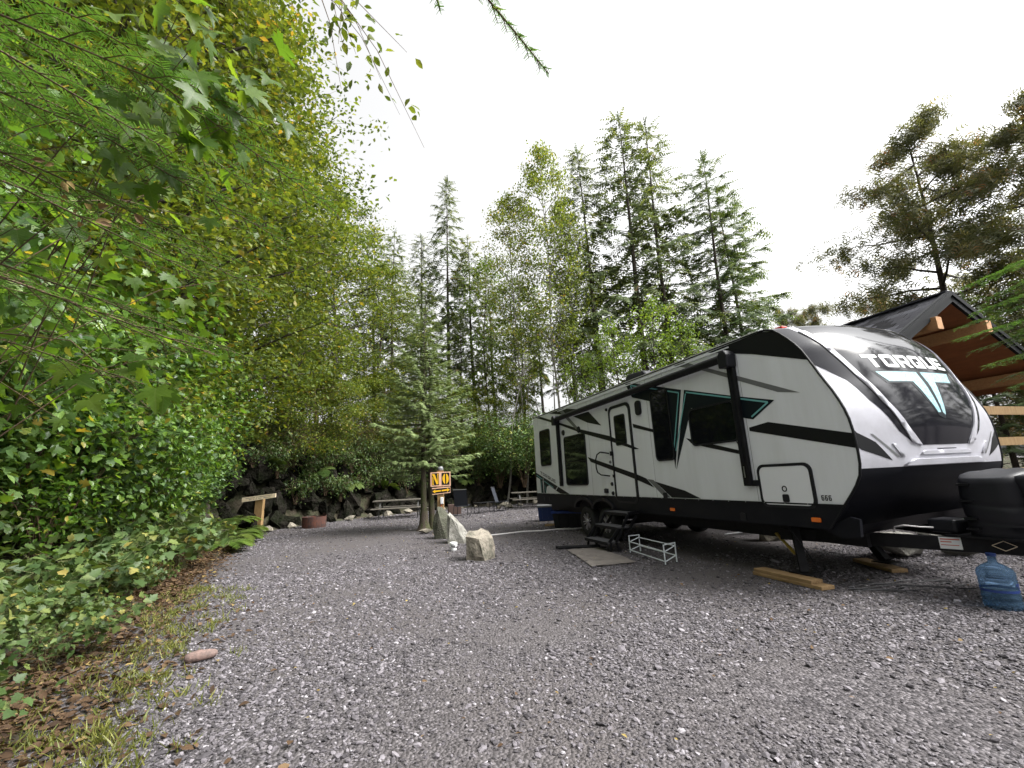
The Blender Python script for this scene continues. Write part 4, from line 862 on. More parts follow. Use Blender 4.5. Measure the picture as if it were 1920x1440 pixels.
# small wooden sign on a post
sg_ = thing('wooden_sign', (-8.95, 15.85, 0), -.05, 'pale board with faint lettering on a short timber post, left of the fire ring', 'sign')
p = MB(); p.add([(-.15,-.07,0),(.13,-.07,0),(.15,-.07,1.13),(-.11,-.07,1.13),(-.15,.07,0),(.13,.07,0),(.15,.07,1.13),(-.11,.07,1.13)], [(0,1,2,3),(5,4,7,6),(1,5,6,2),(4,0,3,7),(3,2,6,7)]); p.build('post', M['wood_post'], sg_)
p = MB(); p.add([(-.57,-.11,1.03),(.62,-.11,1.14),(.62,-.11,1.28),(-.57,-.11,1.18),(-.57,-.075,1.03),(.62,-.075,1.14),(.62,-.075,1.28),(-.57,-.075,1.18)], [(0,1,2,3),(5,4,7,6),(1,5,6,2),(4,0,3,7),(3,2,6,7),(0,4,5,1)]); bd = p.build('board', M['wood_pale'], sg_)
rs_ = random.Random(2)
for row, (x0, x1, zo) in enumerate(((-.44, .48, .088), (-.36, .42, .036))):
    p = MB(); x = x0
    while x < x1:
        wl = rs_.uniform(.014, .03); z = 1.03 + (x+.57)*.0924 + zo
        if rs_.random() > .14: p.add([(x,-.1125,z),(x+wl,-.1125,z+wl*.092),(x+wl,-.1125,z+.022+rs_.uniform(0,.01)),(x,-.1125,z+.022)], [(0,1,2,3)])
        x += wl + .012
    p.build('faint_lettering', M['wood_grey'], bd)
# NO sign on the power post
no = thing('power_post', (-2.17, 12.95, 0), .04, 'timber post with a yellow and black NO sign and a double arrow, before the spruce', 'sign post')
p = MB(); p.box(-.085,.085,-.07,.07,0,1.70); p.build('post', M['wood_post'], no)
p = MB(); p.lathe([(.07,1.70),(.085,1.72),(.085,1.77),(.05,1.82),(.001,1.82)], 14, 'z'); p.build('lamp_cap', M['stripe_grey'], no)
p = MB(); p.box(-.27,.29,-.10,-.071,1.265,1.66); board = p.build('sign_board', M['signpink'], no)
for x0, x1 in ((-.235, -.03), (.045, .265)):
    p = MB(); p.box(x0, x1, -.104, -.1005, 1.30, 1.635); p.build('letter_plate', M['signblack'], board)
N_po = [[(-.225,1.615),(-.155,1.615),(-.075,1.40),(-.075,1.32),(-.10,1.32),(-.195,1.555),(-.225,1.59)], [(-.215,1.545),(-.19,1.50),(-.19,1.34),(-.165,1.315),(-.23,1.315),(-.215,1.34)], [(-.085,1.615),(-.035,1.615),(-.05,1.59),(-.05,1.33),(-.0705,1.33),(-.0705,1.59)]]
for q in N_po: p = MB(); p.prism(q, -.109, -.1045); p.build('letter_stroke', M['yellow'], board)
for sgn in (-1, 1):
    q = [(.155+sgn*(.018), 1.615)] + [(.155+sgn*(.02+.07*math.sin(math.pi*k/10)**.8), 1.615-.295*k/10) for k in range(1, 10)] + [(.155+sgn*.018, 1.32)]
    p = MB(); p.prism(q, -.109, -.1045); p.build('letter_stroke', M['yellow'], board)
p = MB(); p.add([(-.23,-.1,1.04),(.28,-.1,1.075),(.28,-.1,1.245),(-.23,-.1,1.225),(-.23,-.071,1.04),(.28,-.071,1.075),(.28,-.071,1.245),(-.23,-.071,1.225)], [(0,1,2,3),(5,4,7,6),(1,5,6,2),(4,0,3,7),(3,2,6,7),(0,4,5,1)]); ab = p.build('arrow_board', M['signpink'], no)
p = MB(); p.prism([(-.226,1.066),(.276,1.10),(.276,1.222),(-.226,1.20)], -.104, -.1005); p.build('arrow_plate', M['signblack'], ab)
for q in ([(-.215,1.132),(-.135,1.19),(-.145,1.155),(.015,1.162),(.015,1.122),(-.145,1.112),(-.135,1.075)], [(.265,1.162),(.19,1.215),(.2,1.182),(.035,1.163),(.035,1.123),(.2,1.14),(.19,1.10)]):
    p = MB(); p.prism(q, -.109, -.1045); p.build('arrow', M['yellow'], ab)
p = MB(); p.box(.0,.085,-.13,-.0705,.78,.96); p.build('outlet_box', M['whiteplastic'], no, bevel=.012)
p = MB(); p.tube([(.03,-.1,.78),(.0,-.11,.62),(-.05,-.12,.45),(-.09,-.13,.36),(-.08,-.2,.15)], .012, 6); p.build('orange_lead', M['orange'], no)
# white lantern-like can on the gravel
cn = MB(); cn.lathe([(.001,0),(.055,0),(.065,.015),(.065,.045),(.045,.055),(.048,.075),(.075,.09),(.078,.15),(.07,.165),(.001,.165)], 20, 'z'); co = cn.build('white_can', M['whiteplastic'], loc=(-1.36, 9.55, 0)); co.rotation_euler = (.05, .06, 0)
tag(co, 'small white canister on the gravel in front of the pale slanting boulder', 'canister')
p = MB(); p.box(-.04,.045,-.08,-.066,.10,.115); p.build('dark_label', M['stripe'], co)
# sling chairs and low table
def chair(loc, rz, label):
    t = thing('sling_chair', loc, rz, label, 'chair', 'grey sling chairs before the rock face')
    p = MB(); p.add([(-.26,-.25,.42),(.26,-.25,.42),(.26,.22,.38),(-.26,.22,.38),(-.26,-.25,.405),(.26,-.25,.405),(.26,.22,.365),(-.26,.22,.365)], [(0,1,2,3),(7,6,5,4),(0,4,5,1),(1,5,6,2),(2,6,7,3),(3,7,4,0)]); p.build('seat', M['chairmesh'], t)
    p = MB(); p.add([(-.26,.22,.40),(.26,.22,.40),(.26,.40,1.02),(-.26,.40,1.02),(-.26,.235,.395),(.26,.235,.395),(.26,.415,1.015),(-.26,.415,1.015)], [(0,1,2,3),(7,6,5,4),(0,4,5,1),(1,5,6,2),(2,6,7,3),(3,7,4,0)]); p.build('backrest', M['chairmesh'], t)
    for s_ in (-1, 1):
        p = MB(); p.tube([(s_*.28,.41,1.05),(s_*.28,.22,.40),(s_*.28,-.26,.43),(s_*.29,-.30,.38),(s_*.29,-.22,.03),(s_*.29,-.16,.015),(s_*.29,.30,.015)], .013, 6); p.build('side_frame', M['blackmetal'], t)
        p = MB(); p.tube([(s_*.29,.30,.015),(s_*.29,.33,.2),(s_*.28,.26,.50)], .013, 6); p.build('rear_leg', M['blackmetal'], t)
    p = MB(); p.tube([(-.28,.41,1.05),(.28,.41,1.05)], .014, 6); p.build('top_rail', M['alloy'], t)
    return t
chair((-2.28, 18.95, 0), 3.0, 'grey sling chair just right of the sign post, its back to the camera')
chair((-.72, 20.55, 0), 1.35, 'dark sling chair seen side on, beside the half hidden picnic table')
st_ = thing('low_table', (-1.45, 19.75, 0), .5, 'low black metal table between the two sling chairs', 'table')
p = MB(); p.slab(rrect(-.42,.42,-.28,.28,.06), .43, .45); p.build('table_top', M['blackmetal'], st_)
for x in (-.36, .36): p = MB(); p.tube([(x,-.24,.43),(x,-.25,.02),(x,.25,.02),(x,.24,.43)], .012, 6); p.build('leg', M['blackmetal'], st_)
# stump-like brown box behind the chair
p = MB(); p.box(-.28,.28,-.2,.2,0,.42); tag(p.build('brown_box', M['brown_plastic'], loc=(-2.75, 19.9, 0), rz=.2, bevel=.02), 'dull brown box behind the sling chair right of the sign post', 'box')
# blue bins and tub at the back of the trailer
def bin_(loc, rz, w, d_, h, label, lid):
    t = thing('storage_bin', loc, rz, label, 'storage bin')
    p = MB(); k = .88; p.add([(-w/2*k,-d_/2*k,0),(w/2*k,-d_/2*k,0),(w/2*k,d_/2*k,0),(-w/2*k,d_/2*k,0),(-w/2,-d_/2,h),(w/2,-d_/2,h),(w/2,d_/2,h),(-w/2,d_/2,h)], [(3,2,1,0),(4,5,6,7),(0,1,5,4),(1,2,6,5),(2,3,7,6),(3,0,4,7)]); p.build('tub', lid[0], t, bevel=.02)
    p = MB(); p.box(-w/2-.02,w/2+.02,-d_/2-.02,d_/2+.02,h-.03,h+.035); p.build('lid', lid[1], t, bevel=.012)
    for s_ in (-.3, 0, .3): p = MB(); p.box(w*s_-.02, w*s_+.02, -d_/2-.012, -d_/2*.9, .08, h-.04); p.build('rib', lid[0], t)
    return t
bin_((.95, 15.0, 0), -.1, .62, .45, .46, 'tall dark blue storage bin at the rear corner of the trailer', (M['blueplastic'], M['stripe_grey']))
bin_((1.42, 12.75, 0), -.45, .85, .55, .42, 'black tub with a bright blue lid beside the trailer wheels', (M['blackplastic'], M['blue_lid']))
p = MB(); p.box(-.3,.3,-.06,.06,0,.05); tag(p.build('timber_block', M['wood_new'], loc=(1.05, 13.35, 0), rz=-.2), 'short timber block between the two storage bins', 'block')
# door mat, boot-scraper bars, shoe rack
mt = MB(); n_ = 8; P = [(.885,8.87),(1.49,8.93),(1.80,7.35),(1.08,7.18)]; vs_ = []
for i in range(n_+1):
    for j in range(n_+1):
        a_, b_ = i/n_, j/n_; x = (P[0][0]*(1-a_)+P[1][0]*a_)*(1-b_) + (P[3][0]*(1-a_)+P[2][0]*a_)*b_; y = (P[0][1]*(1-a_)+P[1][1]*a_)*(1-b_) + (P[3][1]*(1-a_)+P[2][1]*a_)*b_
        vs_.append((x + rs_.uniform(-.008,.008), y + rs_.uniform(-.008,.008), .022 + rs_.uniform(-.004,.006)))
vs2 = [(x, y, z-.012) for x, y, z in vs_]
fs_ = [(i*9+j, i*9+j+1, (i+1)*9+j+1, (i+1)*9+j) for i in range(8) for j in range(8)]
mt.add(vs_, fs_); mt.add(vs2, [f[::-1] for f in fs_]); tag(mt.build('door_mat', M['mat_rug'], smooth=True), 'worn beige outdoor mat on the gravel before the entry steps', 'mat')
p = MB(); p.bar((.69,9.13,.03), (1.55,9.06,.03), .05, .05); p.bar((.73,9.02,.03), (1.50,8.97,.03), .04, .04)
tag(p.build('dark_bars', M['blackmetal'], bevel=.008), 'pair of dark metal bars lying along the far end of the mat', 'bar')
rk = thing('shoe_rack', (0, 0, 0), 0, 'low white tubular shoe rack standing beside the entry steps', 'shoe rack')
A_, B_, C_, D_ = Vector((1.93,8.26,0)), Vector((2.13,8.34,0)), Vector((2.16,7.08,0)), Vector((2.39,7.25,0))
rot_ = Vector((0,0,1))
for p_, q_ in ((A_, B_), (C_, D_)):
    for f__ in (p_, q_):
        p = MB(); p.tube([f__ + rot_*.012, f__ + rot_*.30], .011, 8); p.build('leg', M['whitepaint'], rk)
        p = MB(); p.tube([f__, f__ + rot_*.012], .013, 8); p.build('foot', M['rubber'], rk)
        p = MB(); p.tube([f__ + rot_*.30, f__ + rot_*.315], .013, 8); p.build('end_cap', M['rubber'], rk)
    p = MB(); p.tube([p_ + rot_*.29, q_ + rot_*.29], .009, 8); p.build('side_bar', M['whitepaint'], rk)
    p = MB(); p.tube([p_ + rot_*.19, q_ + rot_*.25], .009, 8); p.build('side_bar', M['whitepaint'], rk)
    p = MB(); p.tube([p_ + rot_*.05, q_ + rot_*.11], .009, 8); p.build('side_bar', M['whitepaint'], rk)
for (p_, q_), zz in (((A_, C_), .195), ((B_, D_), .245), ((A_, C_), .055), ((B_, D_), .105)):
    a_ = p_ + rot_*zz; b_ = q_ + rot_*zz; p = MB(); p.tube([a_, b_], .009, 8); p.build('shelf_rail', M['whitepaint'], rk)
# timber pads under the jacks
def pad(name, a, b, w, z0, h, label, top=None):
    t = thing(name, ((a[0]+b[0])/2, (a[1]+b[1])/2, 0), math.atan2(b[1]-a[1], b[0]-a[0]), label, 'timber pad'); L_ = math.hypot(b[0]-a[0], b[1]-a[1])
    p = MB(); p.box(-L_/2, L_/2, -w/2, w/2, z0, z0+h); p.build('plank', M['wood_new'], t, bevel=.006)
    if top: p = MB(); p.box(-L_/2+.02, L_/2*top, -w/2+.005, w/2-.01, z0+h+.001, z0+h+.04); p.build('plank', M['wood_new'], t, bevel=.006)
pad('timber_pad', (3.11, 6.25), (3.39, 5.32), .19, .004, .042, 'two stacked timber planks under the near front stabiliser jack', .74)
pad('timber_pad', (4.78, 6.70), (4.70, 5.93), .19, .004, .045, 'single timber plank under the far front stabiliser jack')
# loose cable from the window to the jack, hoses, rope
cb = MB(); p0 = tw(4.70, -.03, 1.74); p1 = Vector((3.52, 5.62, .10)); cpts = []
for k in range(17):
    a_ = k/16; q = p0.lerp(p1, a_); q.z -= .05*math.sin(math.pi*a_); q.x += .02*math.sin(a_*9); cpts.append(q)
cb.tube(cpts, .006, 6); tag(cb.build('cable', M['blackplastic']), 'thin dark cable hanging from the trailer window down to the jack pad', 'cable')
hz = MB(); hz.tube([(-.85,11.6,.02),(-.5,11.75,.02),(.09,12.1,.02),(.6,12.05,.022),(1.0,12.25,.02),(1.45,12.2,.02),(1.9,12.4,.02)], .019, 8); tag(hz.build('water_hose', M['hose'], smooth=True), 'pale hose lying across the gravel from the boulders to the trailer', 'hose')
rp = MB(); r5 = random.Random(5); q = []
for k in range(70):
    a_ = k*.62; r_ = .14 + .10*math.sin(k*.37); q.append((4.78 + r_*math.cos(a_)*1.3, 9.9 + r_*math.sin(a_)*.8, .05 + .12*abs(math.sin(k*.23)) + r5.uniform(0, .03)))
q = [(4.28,9.75,.03),(4.4,9.85,.03),(4.5,9.8,.04)] + q; rp.tube(q, .013, 6); tag(rp.build('white_rope', M['whiteplastic'], smooth=True), 'tangled coil of white rope under the trailer by the pale boulder', 'rope')
cd = MB()
for k in range(5):
    y = 5.15 + k*.07; cd.tube([(3.55 + .02*k + j*.12, y + .04*math.sin(j*1.1 + k*1.7) + .03*j*(k-2)*.1, .022) for j in range(11)], .006, 5)
tag(cd.build('extension_cord', M['blackplastic']), 'dark cords snaking over the gravel right of the near timber pad', 'cord')
# water jug
jg = thing('water_jug', (4.40, 4.45, 0), 0, 'translucent blue water jug standing under the trailer tongue', 'water jug')
prof = [(.001,.0),(.10,.0),(.125,.012),(.132,.035),(.132,.07),(.126,.08),(.132,.09),(.132,.125),(.127,.135),(.130,.15),(.130,.255),(.126,.265),(.132,.275),(.132,.315),(.12,.345),(.075,.38),(.036,.40),(.030,.415),(.030,.455),(.034,.46),(.034,.475)]
p = MB(); p.lathe(prof, 40, 'z'); p.build('bottle', M['jug'], jg, smooth=True)
p = MB(); p.lathe([(.036,.455),(.036,.48),(.001,.482)], 20, 'z'); p.build('cap', M['blueplastic'], jg)
p = MB()
for k in range(9):
    a0 = -1.35 + k*.09
    p.add([(.1325*math.cos(a0), .1325*math.sin(a0), .20 + .02*math.sin(k*1.9)), (.1325*math.cos(a0+.07), .1325*math.sin(a0+.07), .20 + .02*math.sin(k*1.9+.8)), (.1325*math.cos(a0+.07), .1325*math.sin(a0+.07), .232), (.1325*math.cos(a0), .1325*math.sin(a0), .232)], [(0,1,2,3)])
p.lathe([(.1312,.155),(.1312,.175)], 40, 'z'); p.build('printed_band', M['jugband'], jg)

# ------------------------------------------------------------------ vegetation generators
def polyline_tubes(name, lines, m, sides=6):
    mb = MB()
    for pts_, r0, r1 in lines:
        n = len(pts_); mb.tube(pts_, [r0 + (r1-r0)*i/(n-1) for i in range(n)], sides if r0 > .02 else 4, cap=False)
    me = bpy.data.meshes.new(name); me.from_pydata(mb.v, [], mb.f); me.update(); me.polygons.foreach_set('use_smooth', [True]*len(me.polygons)); me.materials.append(m)
    return me
def conifer_meshes(seed, H, crown0, spread, m, bark, twig=.5, tw_w=.34, dens=1.0, droop=.35, r0=None, gap=.0, tip=.12, nb=None, power=.8, trunks=1, tier=4, wid=1.0):
    r = random.Random(seed); q = np.random.default_rng(seed); lines = []; P = []; A = []; Nn = []; S = []; Tn = []
    r0 = r0 or H*.011
    for tnk in range(trunks):
        off = Vector((.0, 0, 0)) if trunks == 1 else Vector(((tnk-.5)*.32, (tnk-.5)*.12, 0))
        h_t = H*(1 if tnk == 0 else .86); lean = Vector((r.uniform(-.02, .02), r.uniform(-.02, .02), 0))
        def tp(h): return off + Vector((0, 0, h)) + lean*h + Vector((.05*math.sin(h*.5+seed), .05*math.cos(h*.4+seed), 0))*min(h*.2, 1)
        lines.append(([tp(h_t*i/12) for i in range(13)], r0, .012))
        n_b = int((nb or H*9)*(1 if tnk == 0 else .8))
        for b in range(n_b):
            k = (b + r.random())/n_b; h = h_t*(crown0 + (1-crown0)*k*.985)
            if r.random() < gap*(1-k): continue
            az = b*2.39996 + r.uniform(-.5, .5); L = spread*((1-k)**power*(1-tip) + tip*.6)*r.uniform(.65, 1.15)
            if k < .15: L *= .6 + k*2.6
            up = .45*k - droop*(1-k)*.6; base = tp(h); pts_ = []
            for i in range(5):
                s = i/4; pts_.append(base + Vector((math.cos(az)*L*s, math.sin(az)*L*s, L*(up*s - droop*s*s*.55 + .10*s**4))))
            lines.append((pts_, .006 + L*.008, .003))
            n_t = max(4, int(L*9*dens)); ts = 1 - (1 - np.sqrt(q.random(n_t)))*.98
            for s in ts:
                s = max(s, .12); i = min(int(s*4), 3); f = s*4-i; p = pts_[i].lerp(pts_[i+1], f); dirb = (pts_[i+1]-pts_[i]).normalized()
                sd = r.choice((-1, 1)); side = dirb.cross(Vector((0, 0, 1))).normalized()*sd; a_ = r.uniform(.25, 1.0)
                ax = (dirb*(1-a_*.55) + side*a_ + Vector((0, 0, r.uniform(-.35, .15) - droop*.35))).normalized()
                P.append(p); A.append(ax); Nn.append(Vector((r.uniform(-.35, .35), r.uniform(-.35, .35), 1))); S.append(twig*r.uniform(.6, 1.15)*(.55 + .45*min(L/spread*1.6, 1))); Tn.append(min(max(r.gauss(.42, .22), 0), 1))
            P.append(pts_[-1]); A.append((pts_[-1]-pts_[-2]).normalized()); Nn.append(Vector((0, .2, 1))); S.append(twig*.8); Tn.append(r.uniform(.4, .9))
        for k in range(5): P.append(tp(h_t*(.975+.005*k))); A.append(Vector((r.uniform(-.3, .3), r.uniform(-.3, .3), 1))); Nn.append(Vector((1, r.random(), 0))); S.append(twig*.7); Tn.append(.5)
    me1 = polyline_tubes('trunk', lines, bark, 8)
    me2 = scatter('foliage', spray_tpl(tier, tw_w, .25, seed), P, A, Nn, S, np.array(Tn), m)
    return me1, me2
def broadleaf_meshes(seed, H, crown0, spread, nleaf, lsize, m, bark, tpl, r0=None, sig=.22, up=.7, shape=None, lean=(0, 0), hang=.35, sub=5):
    r = random.Random(seed); q = np.random.default_rng(seed); lines = []; anchors = []
    r0 = r0 or H*.009
    def tp(h): return Vector((lean[0]*h/H*h/H*H*.1 + .12*math.sin(h*.7+seed)*min(h*.3, 1), lean[1]*h/H*h/H*H*.1 + .12*math.cos(h*.55+seed)*min(h*.3, 1), h))
    lines.append(([tp(H*i/14) for i in range(15)], r0, .012))
    nl = int(H*2.6) + 6
    for b in range(nl):
        k = (b + r.random())/nl; h = H*(crown0 + (1-crown0)*k*.97); az = b*2.39996 + r.uniform(-.4, .4)
        sh_ = shape(k) if shape else (math.sin(math.pi*min(k*.85+.15, 1))**.7*.9 + .12)
        L = spread*sh_*r.uniform(.6, 1.15); base = tp(h); el = up*r.uniform(.5, 1.3)
        pts_ = [base + Vector((math.cos(az)*math.cos(el*s)*L*s, math.sin(az)*math.cos(el*s)*L*s, L*s*math.sin(el)*(1-.25*s))) + Vector((r.uniform(-1, 1), r.uniform(-1, 1), r.uniform(-1, 1)))*.05*L*s for s in (0, .25, .5, .75, 1)]
        lines.append((pts_, r0*.16 + L*.006, .004))
        for s_i in range(sub):
            i = r.choice((1, 2, 2, 3, 3)); p = pts_[i]; d = (pts_[min(i+1, 4)]-p).normalized() + Vector((r.uniform(-1, 1), r.uniform(-1, 1), r.uniform(-.6, .7)))*.8
            d.normalize(); l2 = L*r.uniform(.22, .5); q2 = [p, p + d*l2*.5 + Vector((0, 0, .03*l2)), p + d*l2 - Vector((0, 0, hang*.2*l2))]
            lines.append((q2, .006, .002)); anchors += [(q2[1], l2), (q2[2], l2), (q2[1].lerp(q2[2], .5), l2)]
        anchors += [(pts_[3], L*.4), (pts_[4], L*.4)]
    an = np.array([tuple(a[0]) for a in anchors]); al = np.array([a[1] for a in anchors])
    idx = q.integers(0, len(an), nleaf); P = an[idx] + q.normal(0, 1, (nleaf, 3))*np.array([1, 1, .8])*sig*(.6 + .5*np.clip(al[idx], .2, 1.2))[:, None]
    A = q.normal(0, 1, (nleaf, 3)); A[:, 2] = A[:, 2]*.6 - hang; Nn = q.normal(0, .75, (nleaf, 3)); Nn[:, 2] += 1
    clump = q.normal(0, .13, len(an))[idx]
    me1 = polyline_tubes('trunk', lines, bark, 7)
    me2 = scatter('foliage', tpl, P, A, Nn, lsize*q.uniform(.65, 1.25, nleaf), np.clip(q.normal(.45, .17, nleaf) + clump, 0, 1), m)
    return me1, me2
def shrub_meshes(seed, H, Rr, nst, nleaf, lsize, m, tpl, stem, arch=.5, sig=.10, hang=.3, leaf_from=.25):
    r = random.Random(seed); q = np.random.default_rng(seed); lines = []; an = []
    for s in range(nst):
        az = r.uniform(0, 6.283); L = H*r.uniform(.65, 1.1); ro = Rr*r.uniform(.35, 1.0); pts_ = []
        for i in range(7):
            t = i/6; pts_.append(Vector((math.cos(az)*ro*t**1.2 + .05*math.sin(5*t+s), math.sin(az)*ro*t**1.2 + .05*math.cos(4*t+s), L*(t*(1+arch*.6) - arch*.75*t*t))))
        lines.append((pts_, .004 + H*.0020, .0015))
        for i in range(2, 7):
            if i/6 >= leaf_from: an.append(tuple(pts_[i]))
            for k in range(2):
                d = Vector((r.uniform(-1, 1), r.uniform(-1, 1), r.uniform(-.3, .6))).normalized()*Rr*r.uniform(.15, .36); lines.append(([pts_[i], pts_[i]+d*.6, pts_[i]+d], .003, .0015)); an += [tuple(pts_[i]+d), tuple(pts_[i]+d*.6)]
    an = np.array(an); idx = q.integers(0, len(an), nleaf); P = an[idx] + q.normal(0, sig*(1+.25*H), (nleaf, 3))
    P[:, 2] = np.maximum(P[:, 2], .02)
    out = P.copy(); out[:, 2] = 0; out = unit(out); A = out*.6 + q.normal(0, .7, (nleaf, 3)); A[:, 2] -= hang
    Nn = q.normal(0, .45, (nleaf, 3)) + out*.35; Nn[:, 2] += 1
    cl = q.normal(0, .12, len(an))[idx]
    return polyline_tubes('stems', lines, stem, 5), scatter('foliage', tpl, P, A, Nn, lsize*q.uniform(.6, 1.3, nleaf), np.clip(q.normal(.45, .24, nleaf)+cl, 0, 1), m)
def plant(name, meshes, loc, rz, sc, label, cat, group=None, parts=('trunk', 'crown'), tilt=(0, 0)):
    t = thing(name, loc, rz, label, cat, group); t.scale = (sc, sc, sc) if not hasattr(sc, '__len__') else sc; t.rotation_euler = (tilt[0], tilt[1], rz)
    newobj(parts[0], meshes[0], t); newobj(parts[1], meshes[1], t, 'stuff'); return t
pr = random.Random(21)

# ------------------------------------------------------------------ the two-stemmed blue spruce on the lot
spm = conifer_meshes(5, 7.0, .27, 2.15, LEAF['spruce'], M['bark_moss'], twig=.25, tw_w=.30, dens=4.6, droop=.12, r0=.115, nb=120, power=.75, trunks=2, tier=5)
plant('spruce_tree', spm, (-2.72, 13.9, -.02), .5, (.9, .9, 1.0), 'blue-green spruce with two dark stems growing out of the gravel behind the NO sign', 'tree')
rt = MB(); rt.lathe([(.30,0),(.22,.08),(.16,.25),(.12,.6)], 12, 'z'); bpy.data.objects['spruce_tree'].children[0].data.update()
ro_ = rt.build('root_flare', M['bark_moss'], bpy.data.objects['spruce_tree'], smooth=True); ro_.location = (-.16, -.06, 0)

# ------------------------------------------------------------------ conifers on the hill
con = [conifer_meshes(100+i, 20, (.26, .34, .20)[i], (3.6, 3.1, 4.0)[i], LEAF['conifer'], M['bark'], twig=.95, tw_w=.24, dens=.78, droop=.42, gap=.42, nb=150, tier=5) for i in range(3)]
hem = conifer_meshes(140, 20, .10, 4.6, LEAF['hem'], M['bark'], twig=.85, tw_w=.28, dens=.95, droop=.35, gap=.38, nb=150, tier=5, power=.62)
CL = [(-4.55, 31, 24.6, 1, .75, 'narrow dark conifer whose spire tops the trees left of the pale birch'),
      (5.6, 27, 23.6, 1, .85, 'slim conifer just left of the tall twin conifers'),
      (8.35, 27, 26.4, 0, 1.0, 'tallest dark conifer rising behind the middle of the trailer'),
      (10.05, 27.4, 26.0, 2, .85, 'dark conifer twinned on the right with the tallest one')]
for x, y, top, v, w, l in CL:
    z = ground_z(x, y) - .3; s = (top-z)/20; plant('conifer', con[v], (x, y, z), pr.uniform(0, 6.28), (s*w, s*w, s), l, 'tree')
for x, y, top, l in ((13.6, 27.0, 22.6, 'broad mid-green conifer right of the tall twin conifers'), (15.5, 28.5, 20.0, 'sloping-shouldered conifer at the right end of the row above the trailer roof')):
    z = ground_z(x, y) - .3; s = (top-z)/20; plant('conifer', hem, (x, y, z), pr.uniform(0, 6.28), (s*.95, s*.95, s), l, 'tree')
for x, y, top in ((-13, 27, 19), (-11, 24.5, 17.5), (-9.2, 29, 19.5), (-7.4, 26.5, 17.5), (-6.4, 31, 20), (-2.6, 30, 19), (-1.4, 34, 19.5), (.8, 31.5, 16.5), (2.4, 35, 17), (6.8, 32, 17), (11.8, 33, 17), (-5.5, 27.5, 14.5), (-3.2, 27.3, 12), (-16, 30, 20), (4.3, 30, 14.5)):
    z = ground_z(x, y) - .3; s = (top-z)/20
    plant('conifer', con[pr.randrange(3)], (x, y, z), pr.uniform(0, 6.28), (s*.95, s*.95, s), 'dark conifer packed into the wood on the hill behind the rock face', 'tree', 'conifers packed on the hill behind the rock face')
# right-hand conifers
ced = [broadleaf_meshes(160+i, 14, .14, 3.0, 11500, .34, LEAF['cedar'], M['bark'], spray_tpl(3, .50, .30, 160+i), r0=.2, sig=.27, up=.25, hang=.75, sub=5, shape=lambda k: .35 + .75*math.sin(math.pi*min(.30+.62*k, 1))**1.1) for i in range(2)]
plant('conifer', ced[0], (17.1, 16.4, 0), .4, (1.05, 1.05, 1.06), 'ragged reddish conifer with gaps right of centre above the pavilion roof', 'tree')
plant('conifer', ced[1], (18.6, 13.6, 0), 2.2, (1.0, 1.0, .97), 'dense brownish conifer at the right edge above the pavilion', 'tree')
for x, y, top, l in ((22.9, 35, 14.2, 'small far conifer tip peeping over the trailer cap, left one'), (24.9, 35, 14.3, 'small far conifer tip peeping over the trailer cap, right one'), (21.9, 25, 11.2, 'rusty young conifer left of the pavilion ridge')):
    plant('conifer', ced[0 if x < 23 else 1], (x, y, 0), x, (.62, .62, top/14), l, 'tree')
for x, y, s in ((15.5, 9.5, .62), (13.6, 12.4, .55), (17.0, 11.5, .7), (19.5, 9.0, .8), (12.0, 15.5, .5), (15, 16.5, .55), (9.3, 17.0, .42)):
    plant('conifer', hem, (x, y, 0), x*3, (s*.7, s*.7, s*.55), 'bushy green conifer behind the deck rails and pavilion', 'tree', 'bushy conifers behind the deck')

# the wood carries on behind the viewer (it is what the trailer's glossy nose mirrors)
for i, (x, y, h) in enumerate(((-6, -9, 17), (-2, -13, 19), (2.5, -11, 18), (6, -14, 20), (9.5, -11, 17), (13, -13, 19), (17, -10, 18), (-10, -12, 19), (20, -4, 15), (4, -17, 21), (11, -18, 21), (15.5, 3.2, 11.5), (17.5, 6.0, 12.5), (14.5, -.5, 11.5), (19.5, 1.5, 13))):
    plant('conifer', con[i % 3], (x, y, 0), i*1.9, (h/20*1.1, h/20*1.1, h/20), 'conifer of the wood behind the viewer, mirrored in the trailer nose', 'tree', 'conifers behind the viewer')

# ------------------------------------------------------------------ birches and lime-green alders on the hill
bir = [broadleaf_meshes(200+i, 19, .30, 3.0, 8500, .17, LEAF['birch'], M['bark_birch'], T_SIMPLE, r0=.08, sig=.30, up=.95, sub=5) for i in range(2)]
for x, y, top, l, v, tl in ((2.6, 25.6, 22.6, 'tall airy birch with thin yellow-green leaves left of the tall conifers', 0, (0, 0)), (.6, 26.4, 19.5, 'airy birch left of the tallest birch', 1, (0, -.03)), (4.0, 26.5, 19.0, 'leaning birch with sparse yellowing leaves between birch and conifers', 0, (0, .03))):
    z = ground_z(x, y) - .2; s = (top-z)/19; plant('birch_tree', bir[v], (x, y, z), pr.uniform(0, 6), (s*.85, s*.85, s), l, 'tree', tilt=tl)
bare = broadleaf_meshes(230, 11, .75, 1.0, 260, .13, LEAF['birch'], M['bark_birch'], T_SIMPLE, r0=.065, sig=.2, up=1.1, sub=2)
for x, y, tl in ((-.6, 25.2, -.20), (.5, 25.6, -.11), (1.6, 25.8, -.14), (2.6, 26.0, -.06), (3.2, 26.2, .04), (3.9, 26.4, -.07), (4.9, 26.6, .03)):
    z = ground_z(x, y) - .1; plant('slim_birch', bare, (x, y, z), pr.uniform(0, 6), (1, 1, pr.uniform(.75, 1.05)), 'slim pale leaning birch stem on the hill crest', 'tree', 'slim pale birch stems on the hill crest', tilt=(.0, tl))
lim = broadleaf_meshes(250, 9, .15, 2.3, 2700, .14, LEAF['lime'], M['bark'], T_SIMPLE, r0=.05, sig=.30, up=.8)
